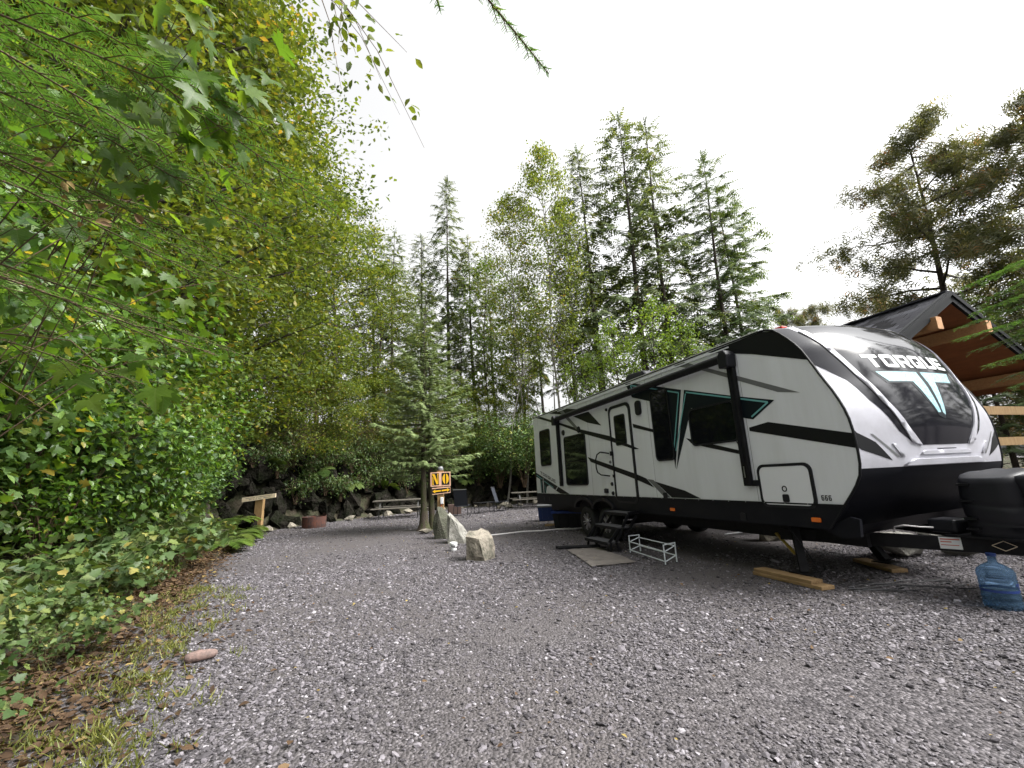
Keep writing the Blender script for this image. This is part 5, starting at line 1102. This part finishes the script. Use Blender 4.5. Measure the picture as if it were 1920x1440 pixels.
for x, y, h in ((5.6, 22.8, 9.6), (7.4, 22.3, 10.6), (3.9, 23.6, 8.0), (9.2, 22.8, 9.4), (6.5, 24.6, 9.0), (11.2, 23.6, 8.2), (13.2, 24.2, 7.6), (-1.6, 28.6, 13.2), (.2, 28.0, 11.5)):
    z = ground_z(x, y) - .1; s = (h)/9; plant('young_alder', lim, (x, y, z), x*2, (s*.85, s*.85, s), 'young lime-green alder growing behind the trailer and spruce', 'tree', 'young lime-green alders behind the trailer')

# ------------------------------------------------------------------ leafy trees on the left bank
ald = [broadleaf_meshes(300+i, 15, .12, 3.4, 21000, .125, LEAF['alder'], M['bark'], T_SIMPLE, r0=.12, sig=.26, up=.62, sub=7) for i in range(3)]
AL = [(-6.9, 7.6, 14.5), (-8.0, 10.0, 16.5), (-8.6, 12.6, 17.0), (-10.6, 15.9, 17.0), (-9.8, 18.6, 16.5), (-9.0, 21.6, 15.5), (-10.6, 9.5, 18.0), (-11.0, 14, 18.0), (-8.2, 5.2, 15.5), (-7.3, 23.6, 12.5), (-12.0, 19.5, 17), (-7.9, 6.6, 17.5), (-8.6, 8.6, 18.5)]
for i, (x, y, h) in enumerate(AL):
    z = ground_z(x, y) - .2; s = (h - z*.5)/15; plant('alder_tree', ald[i % 3], (x, y, z), i*1.7, (s*1.12, s*1.12, s), 'yellow-green small-leaved alder in the tall wall of trees on the left bank', 'tree', 'yellow-green alders on the left bank')
lowald = broadleaf_meshes(330, 6, .05, 2.4, 6500, .12, LEAF['alder'], M['stem'], T_SIMPLE, r0=.05, sig=.24, up=.5, sub=6)
for i, (x, y) in enumerate(((-8.6, 17.4), (-8.2, 19.6), (-7.4, 21.8), (-5.6, 23.6), (-3.6, 25.0), (-1.2, 26.0), (-6.8, 24.6), (-9.4, 20.8), (-4.6, 26.5), (-2.2, 27.4), (-7.9, 18.2), (-7.3, 20.4), (-6.2, 22.2), (-4.7, 23.4), (-3.0, 24.6), (-9.0, 16.6), (-.4, 25.4), (.9, 25.9))):
    z = ground_z(x, y) - .1; s = pr.uniform(.7, 1.0); plant('alder_bush', lowald, (x - .5, y + .5, max(z, 2.3)), i*2.1, (s, s, s*.85), 'olive-green alder bush on top of the dark rock face', 'bush', 'alder bushes along the top of the rock face')
# bare twiggy brush in front of the rock top
tw_m = shrub_meshes(340, 2.6, 1.7, 26, 700, .07, LEAF['alder'], T_SIMPLE, M['stem'], arch=.75, sig=.05)
for i, (x, y) in enumerate(((-8.9, 17.2), (-7.9, 19.4), (-6.9, 21.2), (-5.3, 22.9))):
    plant('twiggy_bush', tw_m, (x-.3, y+.3, ground_z(x-.5, y+.5)-.1), i*1.3, 1.0, 'thin brown twiggy bush arching over the rock face', 'bush', 'twiggy bushes arching over the rock face', ('stems', 'foliage'))

# ------------------------------------------------------------------ shrubs on the left bank
sh_tall = [shrub_meshes(400+i, 3.6, 1.7, 16, 4300, .092, LEAF['bush'] if i else LEAF['maple'], T_OVATE if i else T_LOBED, M['stem'], arch=.6, sig=.13) for i in range(2)]
sh_mid = [shrub_meshes(410+i, 1.9, 1.15, 13, 1900, .082, LEAF['bush'], (T_LOBED, T_OVATE)[i], M['stem'], arch=.7, sig=.11) for i in range(2)]
sh_low = [shrub_meshes(420+i, .95, .80, 9, 150, .135, LEAF['bramble'], T_LOBED if i else T_OVATE, M['stem_green'], arch=.8, sig=.08, hang=.15) for i in range(3)]
n = 0
for y in np.arange(1.2, 15.2, .95):
    x, yy, z = bank(y, (2.3 if y < 6 else 1.5 if y < 8 else 1.15) + pr.uniform(-.15, .3)); plant('leafy_bush', sh_mid[n % 2], (x, yy, z-.1), pr.uniform(0, 6), pr.uniform(.8, 1.15), 'mid-height green bush on the lower left bank', 'bush', 'mid-height bushes on the left bank', ('stems', 'foliage')); n += 1
    x, yy, z = bank(y+.4, (3.0 if y < 6 else 2.1) + pr.uniform(-.2, .3)); plant('leafy_bush', sh_mid[n % 2], (x, yy, z-.1), pr.uniform(0, 6), pr.uniform(1.0, 1.3), 'mid-height green bush on the lower left bank', 'bush', 'mid-height bushes on the left bank', ('stems', 'foliage')); n += 1
for i, y in enumerate(np.arange(3.2, 16, 1.25)):
    for e in (1.9, 3.5):
        x, yy, z = bank(y + pr.uniform(-.2, .2), e); plant('tall_bush', sh_tall[(i + (e > 2)) % 2], (x, yy, z-.1), pr.uniform(0, 6), pr.uniform(.9, 1.25), 'tall leafy bush leaning out from the left bank', 'bush', 'tall leafy bushes on the left bank', ('stems', 'foliage'))
for i, y in enumerate(np.arange(1.9, 11, .6)):
    for e in ((1.0, 1.4, 1.8) if y < 6 else (.7, 1.1) if y < 8 else (.5, .9)):
        x, yy, z = bank(y + pr.uniform(-.2, .2), e + pr.uniform(-.15, .15)); s = pr.uniform(.5, .95)*(.8 if e < .3 else 1.1)
        plant('bramble', sh_low[pr.randrange(3)], (x, yy, max(z-.03, 0)), pr.uniform(0, 6), s, 'low pale-green bramble at the foot of the left bank', 'bramble', 'low brambles at the foot of the left bank', ('stems', 'foliage'))
for i in range(34):
    y = 1.8 + 5.5*pr.random(); x, yy, z = bank(y, pr.uniform(.3, 1.3)); plant('bramble', sh_low[pr.randrange(3)], (x, yy, z), pr.uniform(0, 6), pr.uniform(.28, .5), 'small bramble sprout poking through the brown leaf litter', 'bramble', 'bramble sprouts in the leaf litter', ('stems', 'foliage'))
sh_near = [shrub_meshes(430+i, 2.3, 1.15, 18, 4600, .078, (LEAF['bush'], LEAF['maple'])[i], (T_LOBED, T_OVATE)[i], M['stem'], arch=.7, sig=.12) for i in range(2)]
for i, (y, e, s) in enumerate(((1.9, 2.6, 1.0), (2.5, 2.4, 1.1), (3.2, 2.2, 1.05), (3.9, 2.4, 1.2), (4.7, 2.1, 1.1), (5.5, 2.2, 1.2), (2.0, 3.2, 1.4), (3.2, 3.2, 1.4), (4.6, 3.1, 1.4), (6.3, 1.5, 1.1), (7.2, 1.6, 1.2), (8.1, 1.1, 1.1), (6.0, 2.7, 1.4), (9.2, 1.3, 1.15), (1.2, 2.2, 1.2), (10.4, 1.2, 1.1), (11.6, 1.3, 1.1))):
    x, yy, z = bank(y, e); plant('dense_bush', sh_near[i % 2], (x, yy, z), i*1.3, s, 'dense leafy bush crowding the left edge of the lot', 'bush', 'dense bushes crowding the left edge', ('stems', 'foliage'))
# shrubs behind the spruce, by the rock face and behind the trailer
for i, (x, y, s, k) in enumerate(((.4, 23.6, 1.25, 0), (1.9, 24.3, 1.3, 1), (-.9, 24.4, 1.2, 0), (3.2, 24.6, 1.3, 1), (1.2, 25.4, 1.2, 0), (4.6, 25.2, 1.2, 1), (-2.4, 25.6, 1.0, 0), (-9.9, 17.9, .9, 0), (6.4, 25.8, 1.2, 0))):
    plant('tall_bush', sh_tall[1], (x, y+.6, max(ground_z(x, y+.6)-.4, .9)), i*1.9, (s, s, s*.8), 'rounded green bush spilling over the rock face behind the chairs', 'bush', 'green bushes over the rock face behind the chairs', ('stems', 'foliage'))

rp_m = [shrub_meshes(450+i, .9, .7, 10, 420, .085, LEAF['fern_dark'], T_OVATE, M['stem'], arch=1.2, sig=.09, hang=.7) for i in range(2)]
for i in range(90):
    k_ = [j for j in range(len(EP)) if EP[j][1] > 15.3 and EP[j][0] < 5][:: 1]; j = k_[(i*7 + pr.randrange(5)) % len(k_)]; z = pr.uniform(.7, 2.9); e = .25 + .16*z; q = EP[j] + EN[j]*e; s_ = pr.uniform(.7, 1.25)
    plant('cliff_plant', rp_m[i % 2], (q[0], q[1], z), pr.uniform(0, 6), s_, 'small dark leafy plant rooted in a crack of the rock face', 'plant', 'small plants growing on the rock face', ('stems', 'foliage'))
# ferns
def fern_mesh(seed, L, nf, lm='fern'):
    r = random.Random(seed); P = []; A = []; Nn = []; S = []; Tn = []; lines = []
    for f in range(nf):
        az = f*6.283/nf + r.uniform(-.3, .3); l = L*r.uniform(.7, 1.1); pts_ = []
        for i in range(9):
            t = i/8; pts_.append(Vector((math.cos(az)*l*t*.9, math.sin(az)*l*t*.9, l*(.75*t - .72*t*t))))
        lines.append((pts_, .004, .001)); tn = r.uniform(.25, .8)
        for i in range(26):
            t = .12 + .86*i/26; k = min(int(t*8), 7); p = pts_[k].lerp(pts_[k+1], t*8-k); d = (pts_[k+1]-pts_[k]).normalized(); side = d.cross(Vector((0, 0, 1))).normalized()
            for sg in (-1, 1): P.append(p); A.append(side*sg + d*.45 + Vector((0, 0, -.12))); Nn.append(Vector((0, 0, 1))); S.append(l*.24*math.sin(math.pi*min(1-t+.12, 1))**.8 + .015); Tn.append(min(max(tn + r.gauss(0, .08), 0), 1))
    tpl = ([(-.10,0,0),(.10,0,0),(.09,.6,.0),(0,1,-.06),(-.09,.6,0)], [(0,1,2,4),(4,2,3)])
    return polyline_tubes('stems', lines, M['stem_green'], 4), scatter('fronds', tpl, P, A, Nn, S, np.array(Tn), LEAF[lm])
fm = [fern_mesh(i, .95, 11) for i in (1, 2)]; fd = [fern_mesh(i, .8, 9, 'fern_dark') for i in (3, 4)]
for i, (x, y, z, s) in enumerate(((-8.55, 14.0, .05, 1.15), (-8.0, 13.0, .05, 1.0), (-7.5, 12.0, .05, .9), (-9.2, 14.8, .4, 1.1), (-8.75, 15.0, .1, .9), (-7.0, 11.0, .1, .8))):
    plant('fern', fm[i % 2], (x, y, z), i*1.1, s, 'bright green fern at the far end of the left bank near the wooden sign', 'fern', 'ferns at the end of the left bank', ('stems', 'fronds'))
for i, (x, y, z, s) in enumerate(((-8.3, 18.6, 2.0, 1.0), (-7.3, 20.2, 1.5, 1.1), (-6.9, 20.8, 2.6, 1.0), (-6.2, 21.6, 1.2, 1.0), (-5.6, 22.4, 2.4, 1.2), (-4.7, 23.1, 1.6, .9), (-3.6, 24.0, 2.3, 1.1), (-2.6, 24.7, 1.4, .9), (-1.4, 25.2, 2.2, 1.0), (-.2, 25.6, 1.7, 1.0), (-9.0, 16.9, 2.2, .9), (-8.7, 17.7, 1.2, .9), (1.2, 26.0, 1.9, 1.0))):
    i0 = np.argmin((EP[:, 0]-x)**2 + (EP[:, 1]-y)**2); e = .35 + .12*z; q = EP[i0] + EN[i0]*e
    plant('fern', fd[i % 2], (q[0], q[1], z), i, (s, s, s*.8), 'drooping fern rooted in the dark rock face', 'fern', 'ferns hanging on the rock face', ('stems', 'fronds'), tilt=(EN[i0][1]*-.0 + .5, 0))

# ------------------------------------------------------------------ foliage close to the camera on the left and overhead
def fir_branch(name, pts_, parent, seed, tl=.30, every=.12, ns=.036, m=None, needle_w=.12):
    """a fir bough: woody axis, side twigs and two-ranked needles"""
    r = random.Random(seed); pts_ = [Vector(p) for p in pts_]; m = m or LEAF['fir']
    segs = []; L = sum((pts_[i+1]-pts_[i]).length for i in range(len(pts_)-1))
    def at(t):
        d = t*L
        for i in range(len(pts_)-1):
            l = (pts_[i+1]-pts_[i]).length
            if d <= l or i == len(pts_)-2: return pts_[i].lerp(pts_[i+1], min(d/l, 1)), (pts_[i+1]-pts_[i]).normalized()
            d -= l
    lines = [(pts_, .006, .002)]; twigs = [(pts_[0], pts_, .45)]
    k = 0; t = .1
    axis = [at(i/14)[0] for i in range(15)]; runs = [(axis, L)]
    while t < .97:
        p, d = at(t); side = d.cross(Vector((0, 0, 1))).normalized()*(1 if k % 2 else -1); l = tl*(1.15-t)*r.uniform(.75, 1.25) + .03
        dd = (d*.75 + side*.8 + Vector((0, 0, r.uniform(-.25, .05)))).normalized(); q = [p, p + dd*l*.5, p + dd*l + Vector((0, 0, -l*.12))]
        lines.append((q, .0028, .0012)); runs.append((q, l))
        if l > .19 and k % 3 == 0:
            for s2 in (-1, 1):
                p2 = p + dd*l*r.uniform(.3, .6); d2 = (dd*.8 + dd.cross(Vector((0, 0, 1))).normalized()*s2*.7).normalized(); l2 = l*.45; q2 = [p2, p2+d2*l2*.5, p2+d2*l2]; lines.append((q2, .002, .001)); runs.append((q2, l2))
        k += 1; t += every/L*r.uniform(.6, 1.1)*.6
    P = []; A = []; Nn = []; S = []; Tn = []
    for q, l in runs:
        n_ = max(6, int(l/(ns*.17))); base = r.gauss(.45, .1)
        for i in range(n_):
            s = (i+r.random())/n_*(len(q)-1); j = min(int(s), len(q)-2); p = q[j].lerp(q[j+1], s-j); d = (q[j+1]-q[j]).normalized(); side = d.cross(Vector((0, 0, 1))).normalized()*(1 if i % 2 else -1)
            a = side*r.uniform(.8, 1.0) + d*r.uniform(.35, .6) + Vector((0, 0, r.uniform(-.05, .22)))
            P.append(p); A.append(a); Nn.append(Vector((r.uniform(-.4, .4), r.uniform(-.4, .4), 1))); S.append(ns*r.uniform(.75, 1.15)); Tn.append(min(max(base + r.gauss(0, .15), 0), 1))
    b = newobj('branch', polyline_tubes('branch', lines, M['stem'], 5), parent)
    newobj('needles', scatter('needles', T_NEEDLE, P, A, Nn, S, np.array(Tn), m, wid=needle_w), b, 'stuff'); return b
fir = thing('fir_tree', (-3.0, .7, .5), 0, 'fir reaching in from the left edge with long flat needled boughs', 'tree')
fo = Vector((-3.0, .7, .5))
tk_ = polyline_tubes('trunk', [([Vector((0, 0, z)) for z in (-.5, 1, 2, 3, 4, 5, 6)], .10, .03)], M['bark']); newobj('trunk', tk_, fir)
boughs = [((-2.3,.9,3.15), (-1.35,1.45,2.98), (-.86,2.05,2.76)), ((-2.4,.9,3.35), (-1.55,1.35,3.15), (-1.05,1.75,2.98)), ((-2.3,1.0,2.95), (-1.6,1.5,2.80), (-1.12,2.1,2.62)),
          ((-2.2,1.1,2.75), (-1.75,1.5,2.62), (-1.30,1.95,2.46)), ((-2.2,.8,2.55), (-1.6,1.3,2.40), (-1.30,1.75,2.28)), ((-2.0,.9,2.2), (-1.6,1.35,2.08), (-1.28,1.85,1.96)),
          ((-2.1,1.0,2.30), (-1.85,1.5,2.20), (-1.60,2.1,2.06)), ((-2.2,1.2,2.05), (-1.9,1.5,1.98), (-1.62,1.9,1.86)), ((-2.5,1.2,3.5), (-1.9,1.8,3.35), (-1.45,2.5,3.15)),
          ((-2.4,1.3,2.9), (-2.0,1.9,2.78), (-1.55,2.7,2.62)), ((-2.5,1.5,2.5), (-2.15,2.1,2.40), (-1.75,2.9,2.25)), ((-2.4,1.3,3.2), (-1.85,1.7,3.05), (-1.45,2.1,2.9)), ((-2.0,.8,2.85), (-1.5,1.1,2.72), (-1.2,1.4,2.6))]
for i, b in enumerate(boughs): fir_branch('branch', [Vector(p)-fo for p in b], fir, 500+i)
# overhead sprig at the top of the frame
ovh = thing('overhead_twig', (-.02, 1.5, 3.45), 0, 'single needled twig hanging against the white sky at the top centre', 'twig')
oo = Vector((-.02, 1.5, 3.45))
fir_branch('branch', [Vector(p)-oo for p in ((-.12,1.35,3.62), (-.02,1.5,3.36), (.10,1.5,3.16), (.21,1.5,2.97))], ovh, 620, tl=.045, every=.09, ns=.024, needle_w=.13)
fir_branch('branch', [Vector(p)-oo for p in ((-.28,1.5,3.5), (-.235,1.5,3.37), (-.225,1.5,3.32))], ovh, 621, tl=.03, every=.09, ns=.022, needle_w=.13)
# maple sapling with large leaves, each its own piece
def veined_leaf():
    m = leaf_mat('maple_leaf_veined', [(0, (.030, .070, .010)), (.5, (.065, .130, .015)), (.9, (.120, .185, .022)), (1, (.22, .17, .03))], .5, 1.9, .42)
    t = m.node_tree; b = t.nodes['Principled BSDF']; tc = t.nodes.new('ShaderNodeTexCoord'); sx = t.nodes.new('ShaderNodeSeparateXYZ'); t.links.new(tc.outputs['Object'], sx.inputs[0])
    def mth(op, a, b_=None):
        n = t.nodes.new('ShaderNodeMath'); n.operation = op
        for i_, v in enumerate((a, b_)):
            if v is None: continue
            if isinstance(v, (int, float)): n.inputs[i_].default_value = v
            else: t.links.new(v, n.inputs[i_])
        return n.outputs[0]
    ax = mth('ABSOLUTE', sx.outputs[0]); mid = mth('LESS_THAN', ax, .016)
    lat = mth('GREATER_THAN', mth('SINE', mth('MULTIPLY', mth('SUBTRACT', sx.outputs[1], mth('MULTIPLY', ax, .85)), 42.0)), .86)
    v = mth('MAXIMUM', mid, mth('MULTIPLY', lat, .6)); nz_ = t.nodes.new('ShaderNodeTexNoise'); nz_.inputs['Scale'].default_value = 7; t.links.new(tc.outputs['Object'], nz_.inputs['Vector'])
    src = b.inputs['Base Color'].links[0].from_socket; mx = t.nodes.new('ShaderNodeMixRGB'); t.links.new(mth('MULTIPLY', v, .45), mx.inputs[0]); t.links.new(src, mx.inputs[1]); mx.inputs[2].default_value = (.16, .20, .06, 1)
    m2 = t.nodes.new('ShaderNodeMixRGB'); m2.blend_type = 'MULTIPLY'; m2.inputs[0].default_value = .6; t.links.new(mx.outputs[0], m2.inputs[1]); t.links.new(nz_.outputs['Fac'], m2.inputs[2]); g_ = t.nodes.new('ShaderNodeMixRGB'); g_.blend_type = 'MULTIPLY'; g_.inputs[0].default_value = 1; g_.inputs[2].default_value = (1.4, 1.4, 1.4, 1); t.links.new(m2.outputs[0], g_.inputs[1])
    t.links.new(g_.outputs[0], b.inputs['Base Color']); bp = t.nodes.new('ShaderNodeBump'); bp.inputs['Strength'].default_value = .6; bp.inputs['Distance'].default_value = .03; bp.invert = True; t.links.new(v, bp.inputs['Height']); t.links.new(bp.outputs[0], b.inputs['Normal'])
    return m
VL = veined_leaf(); mleaf = []
for k in range(3):
    mm = scatter('leaf', T_MAPLE, [(0, 0, 0)], [(0, 1, 0)], [(0, 0, 1)], [1.0], np.array([.3 + .22*k]), VL)
    mm.polygons.foreach_set('use_smooth', [True]*len(mm.polygons)); mleaf.append(mm)
mp = thing('maple_sapling', (-2.5, 2.0, .4), 0, 'maple sapling with large bright green lobed leaves among the fir boughs', 'tree'); mo = Vector((-2.5, 2.0, .4))
lr = random.Random(77); stems = []; spots = []
for i in range(26):
    a = Vector((-2.75 + lr.uniform(-.2, .2), 1.7 + lr.uniform(-.4, .9), 2.2 + lr.uniform(-.6, .6))); tip = Vector((lr.uniform(-2.3, -1.6), lr.uniform(1.5, 3.2), lr.uniform(1.75, 3.6)))
    if i < 9: tip = Vector((lr.uniform(-1.32, -1.0), lr.uniform(1.35, 1.75), lr.uniform(2.8, 3.45)))
    if i in (9, 10): tip = Vector((-1.68 + .1*(i-9), 2.0, 1.78 + .1*(i-9)))
    mid = a.lerp(tip, .55) + Vector((0, 0, .15)); stems.append(([a, mid, tip], .004, .0015))
    for k in range(10 if i < 9 else 3): spots.append(mid.lerp(tip, lr.uniform(.35, 1.05)) + Vector((lr.uniform(-.13, .13), lr.uniform(-.13, .13), lr.uniform(-.14, .08))))
newobj('stems', polyline_tubes('stems', [([p-mo for p in s[0]], s[1], s[2]) for s in stems], M['stem']), mp)
for i, p in enumerate(spots[:260]):
    o = newobj('leaf', mleaf[lr.randrange(3)], mp); ax = Vector((lr.gauss(.35, .5), lr.gauss(.0, .5), lr.gauss(-.75, .35))).normalized(); nn = Vector((lr.gauss(.25, .4), lr.gauss(-.45, .4), lr.uniform(.4, 1))).normalized()
    x_ = ax.cross(nn).normalized(); z_ = x_.cross(ax); s = lr.uniform(.065, .125)
    o.matrix_local = Matrix.Translation(p-mo) @ Matrix(((x_.x, ax.x, z_.x, 0), (x_.y, ax.y, z_.y, 0), (x_.z, ax.z, z_.z, 0), (0, 0, 0, 1))) @ Matrix.Scale(s, 4)
dl_ = scatter('dead_leaf', T_OVATE, [(0, 0, 0)], [(0, 1, 0)], [(0, 0, 1)], [1.0], np.array([.85]), LEAF['litter'])
for i in range(14):
    p = Vector((-1.62 + .035*i*lr.uniform(.3, 1), 1.32 + lr.uniform(0, .12), 2.56 - .022*i + lr.uniform(-.03, .03))); o = newobj('dead_leaf', dl_, mp); o.location = p-mo; o.rotation_euler = (lr.uniform(0, 6), lr.uniform(0, 6), lr.uniform(0, 6)); sz = lr.uniform(.03, .055); o.scale = (sz, sz, sz*2.2)
# a leafy branch of the alder hanging into the sky from the top left
hb = thing('hanging_branch', (-1.2, 2.4, 4.6), 0, 'thin leafy branch hanging into the white sky at the top left', 'branch'); ho = Vector((-1.2, 2.4, 4.6))
hl = []; hp = []; ra_ = random.Random(9)
for i in range(9):
    a = Vector((-1.25 + .05*i*ra_.random(), 2.4, 4.75)); tip = Vector((ra_.uniform(-1.05, -.50), ra_.uniform(2.2, 2.8), ra_.uniform(3.55, 4.3))); mid = a.lerp(tip, .5) + Vector((0, 0, .12)); hl.append(([a-ho, mid-ho, tip-ho], .004, .0012))
    for k in range(9): hp.append(mid.lerp(tip, ra_.uniform(-.2, 1.05)) + Vector((ra_.gauss(0, .05), ra_.gauss(0, .05), ra_.gauss(0, .05))))
newobj('twigs', polyline_tubes('twigs', hl, M['stem'], 4), hb)
hm = [scatter('leaf', T_OVATE, [(0, 0, 0)], [(0, 1, 0)], [(0, 0, 1)], [1.0], np.array([.2 + .2*k]), LEAF['alder']) for k in range(3)]
for p in hp:
    o = newobj('leaf', hm[ra_.randrange(3)], hb); ax = Vector((ra_.gauss(.3, .6), ra_.gauss(0, .5), ra_.gauss(-.5, .4))).normalized(); nn = Vector((ra_.gauss(0, .6), ra_.gauss(-.3, .5), 1)).normalized(); x_ = ax.cross(nn).normalized(); z_ = x_.cross(ax)
    o.matrix_local = Matrix.Translation(p-ho) @ Matrix(((x_.x, ax.x, z_.x, 0), (x_.y, ax.y, z_.y, 0), (x_.z, ax.z, z_.z, 0), (0, 0, 0, 1))) @ Matrix.Scale(ra_.uniform(.05, .085), 4)
# hemlock boughs reaching in from the right edge
hk = thing('hemlock_tree', (9.6, 6.2, 0), 0, 'hemlock whose drooping boughs reach in front of the pavilion at the right edge', 'tree'); hk0 = Vector((9.6, 6.2, 0))
newobj('trunk', polyline_tubes('trunk', [([Vector((0, 0, z)) for z in (0, 2, 4, 6, 8)], .16, .05)], M['bark']), hk)
for i, (tx, ty, tz) in enumerate((a_[0]-.1, a_[1], a_[2]-.5) for a_ in ((6.9,6.6,3.62),(7.2,6.7,3.45),(7.0,6.4,3.15),(7.3,6.5,2.95),(7.5,6.8,4.1),(7.3,6.9,3.9),(7.75,6.6,3.3),(7.9,6.5,2.75),(7.2,6.3,2.8),(8.0,7.0,4.4),(7.9,7.2,4.7),(7.6,6.4,3.6),(7.7,6.2,3.0),(8.2,6.4,2.4),(8.3,6.9,3.8),(8.0,6.3,2.1))):
    a = Vector((9.5, 6.25, tz+.35)); tip = Vector((tx, ty, tz)); fir_branch('branch', [a-hk0, a.lerp(tip, .5)+Vector((0, 0, .16))-hk0, tip-hk0], hk, 700+i, tl=.62, every=.15, ns=.06, m=LEAF['fir'], needle_w=.2)

# ------------------------------------------------------------------ ground litter and grass along the left edge
n_ = 20000; y = 1.6 + 12*rng.random(n_)**1.5; ex = np.interp(y, EDGE[:9, 1], EDGE[:9, 0]); x = ex - .15 + rng.normal(-.45, .42, n_)*np.where(y < 6, 1.5, .8); zz = np.array([ground_z(a, b) for a, b in zip(x, y)])
nn = rng.normal(0, .35, (n_, 3)); nn[:, 2] += 1; aa = rng.normal(0, 1, (n_, 3)); aa[:, 2] *= .15
lo = newobj('leaf_litter', scatter('leaf_litter', T_OVATE, np.stack([x, y, zz+.012+.02*rng.random(n_)], 1), aa, nn, rng.uniform(.035, .085, n_), np.clip(rng.normal(.42, .25, n_), 0, 1), LEAF['litter']))
tag(lo, 'brown fallen leaves along the foot of the left bank', 'leaf litter', kind='stuff')
n_ = 900; y = rng.uniform(2.2, 20, n_); x = rng.uniform(-6, 6, n_); ex = np.interp(y, EDGE[:9, 1], EDGE[:9, 0]); k = x > ex; x, y = x[k], y[k]; n_ = len(x)
nn = rng.normal(0, .4, (n_, 3)); nn[:, 2] += 1; aa = rng.normal(0, 1, (n_, 3)); aa[:, 2] *= .1
lo = newobj('scattered_leaves', scatter('scattered_leaves', T_OVATE, np.stack([x, y, np.full(n_, .028)], 1), aa, nn, rng.uniform(.02, .05, n_), np.clip(rng.normal(.6, .25, n_), 0, 1), LEAF['litter']))
tag(lo, 'single dry leaves scattered thinly over the gravel', 'leaf litter', kind='stuff')
T_BLADE = ([(-.05,0,0),(.05,0,0),(.035,.6,.06),(0,1,.22),(-.035,.6,.06)], [(0,1,2,4),(4,2,3)])
cy = 1.9 + 5.2*rng.random(260)**1.3; cx = np.interp(cy, EDGE[:9, 1], EDGE[:9, 0]) + rng.normal(.15, .32, 260)
ci = rng.integers(0, 260, 5200); P = np.stack([cx[ci] + rng.normal(0, .045, 5200), cy[ci] + rng.normal(0, .045, 5200), np.full(5200, .0)], 1); P[:, 2] = np.array([ground_z(a, b) for a, b in P[:, :2]])
aa = rng.normal(0, .6, (5200, 3)); aa[:, 2] = 1; nn = rng.normal(0, 1, (5200, 3)); nn[:, 2] *= .3
lo = newobj('grass', scatter('grass', T_BLADE, P, aa, nn, rng.uniform(.03, .10, 5200), np.clip(rng.normal(.5, .2, 5200), 0, 1), LEAF['grass'])); tag(lo, 'short yellow-green grass tufts along the left gravel edge', 'grass', kind='stuff')

# ------------------------------------------------------------------ labels that tell alike things apart by their order in view
ORD = 'first second third fourth fifth sixth seventh eighth ninth tenth eleventh twelfth thirteenth fourteenth fifteenth sixteenth seventeenth eighteenth nineteenth twentieth'.split()
def number_group(group, text, key):
    obs = sorted([o for o in scene.objects if o.parent is None and o.get('group') == group], key=key)
    for i, o in enumerate(obs): o['label'] = text.replace('#', ORD[i] if i < len(ORD) else 'last')
left = lambda o: o.location.x/max(o.location.y, .1)
near = lambda o: o.location.x**2 + o.location.y**2
number_group('conifers packed on the hill behind the rock face', 'dark conifer in the wood behind the rock face, # of them from the left', left)
number_group('slim pale birch stems on the hill crest', 'slim pale leaning birch on the hill crest, # of them from the left', left)
number_group('young lime-green alders behind the trailer', 'young lime-green alder behind trailer and spruce, # of them from the left', left)
number_group('yellow-green alders on the left bank', 'tall yellow-green small-leaved alder on the left bank, # nearest to the viewer', near)
number_group('pale stones edging the gravel', 'small pale stone on the far gravel rim, # of them from the left', left)
number_group('ferns at the end of the left bank', 'bright green fern where the left bank ends, # nearest to the viewer', near)
number_group('ferns hanging on the rock face', 'drooping fern on the dark rock face, # of them from the left', left)
number_group('twiggy bushes arching over the rock face', 'thin brown twiggy bush above the rock face, # of them from the left', left)
number_group('green bushes over the rock face behind the chairs', 'rounded green bush over the rock face, # of them from the left', left)
number_group('bushy conifers behind the deck', 'bushy green conifer behind deck rails and pavilion, # of them from the left', left)
number_group('alder bushes along the top of the rock face', 'olive-green alder bush atop the dark rock face, # of them from the left', left)
number_group('conifers behind the viewer', 'conifer behind the viewer mirrored in the trailer nose, # nearest one', near)
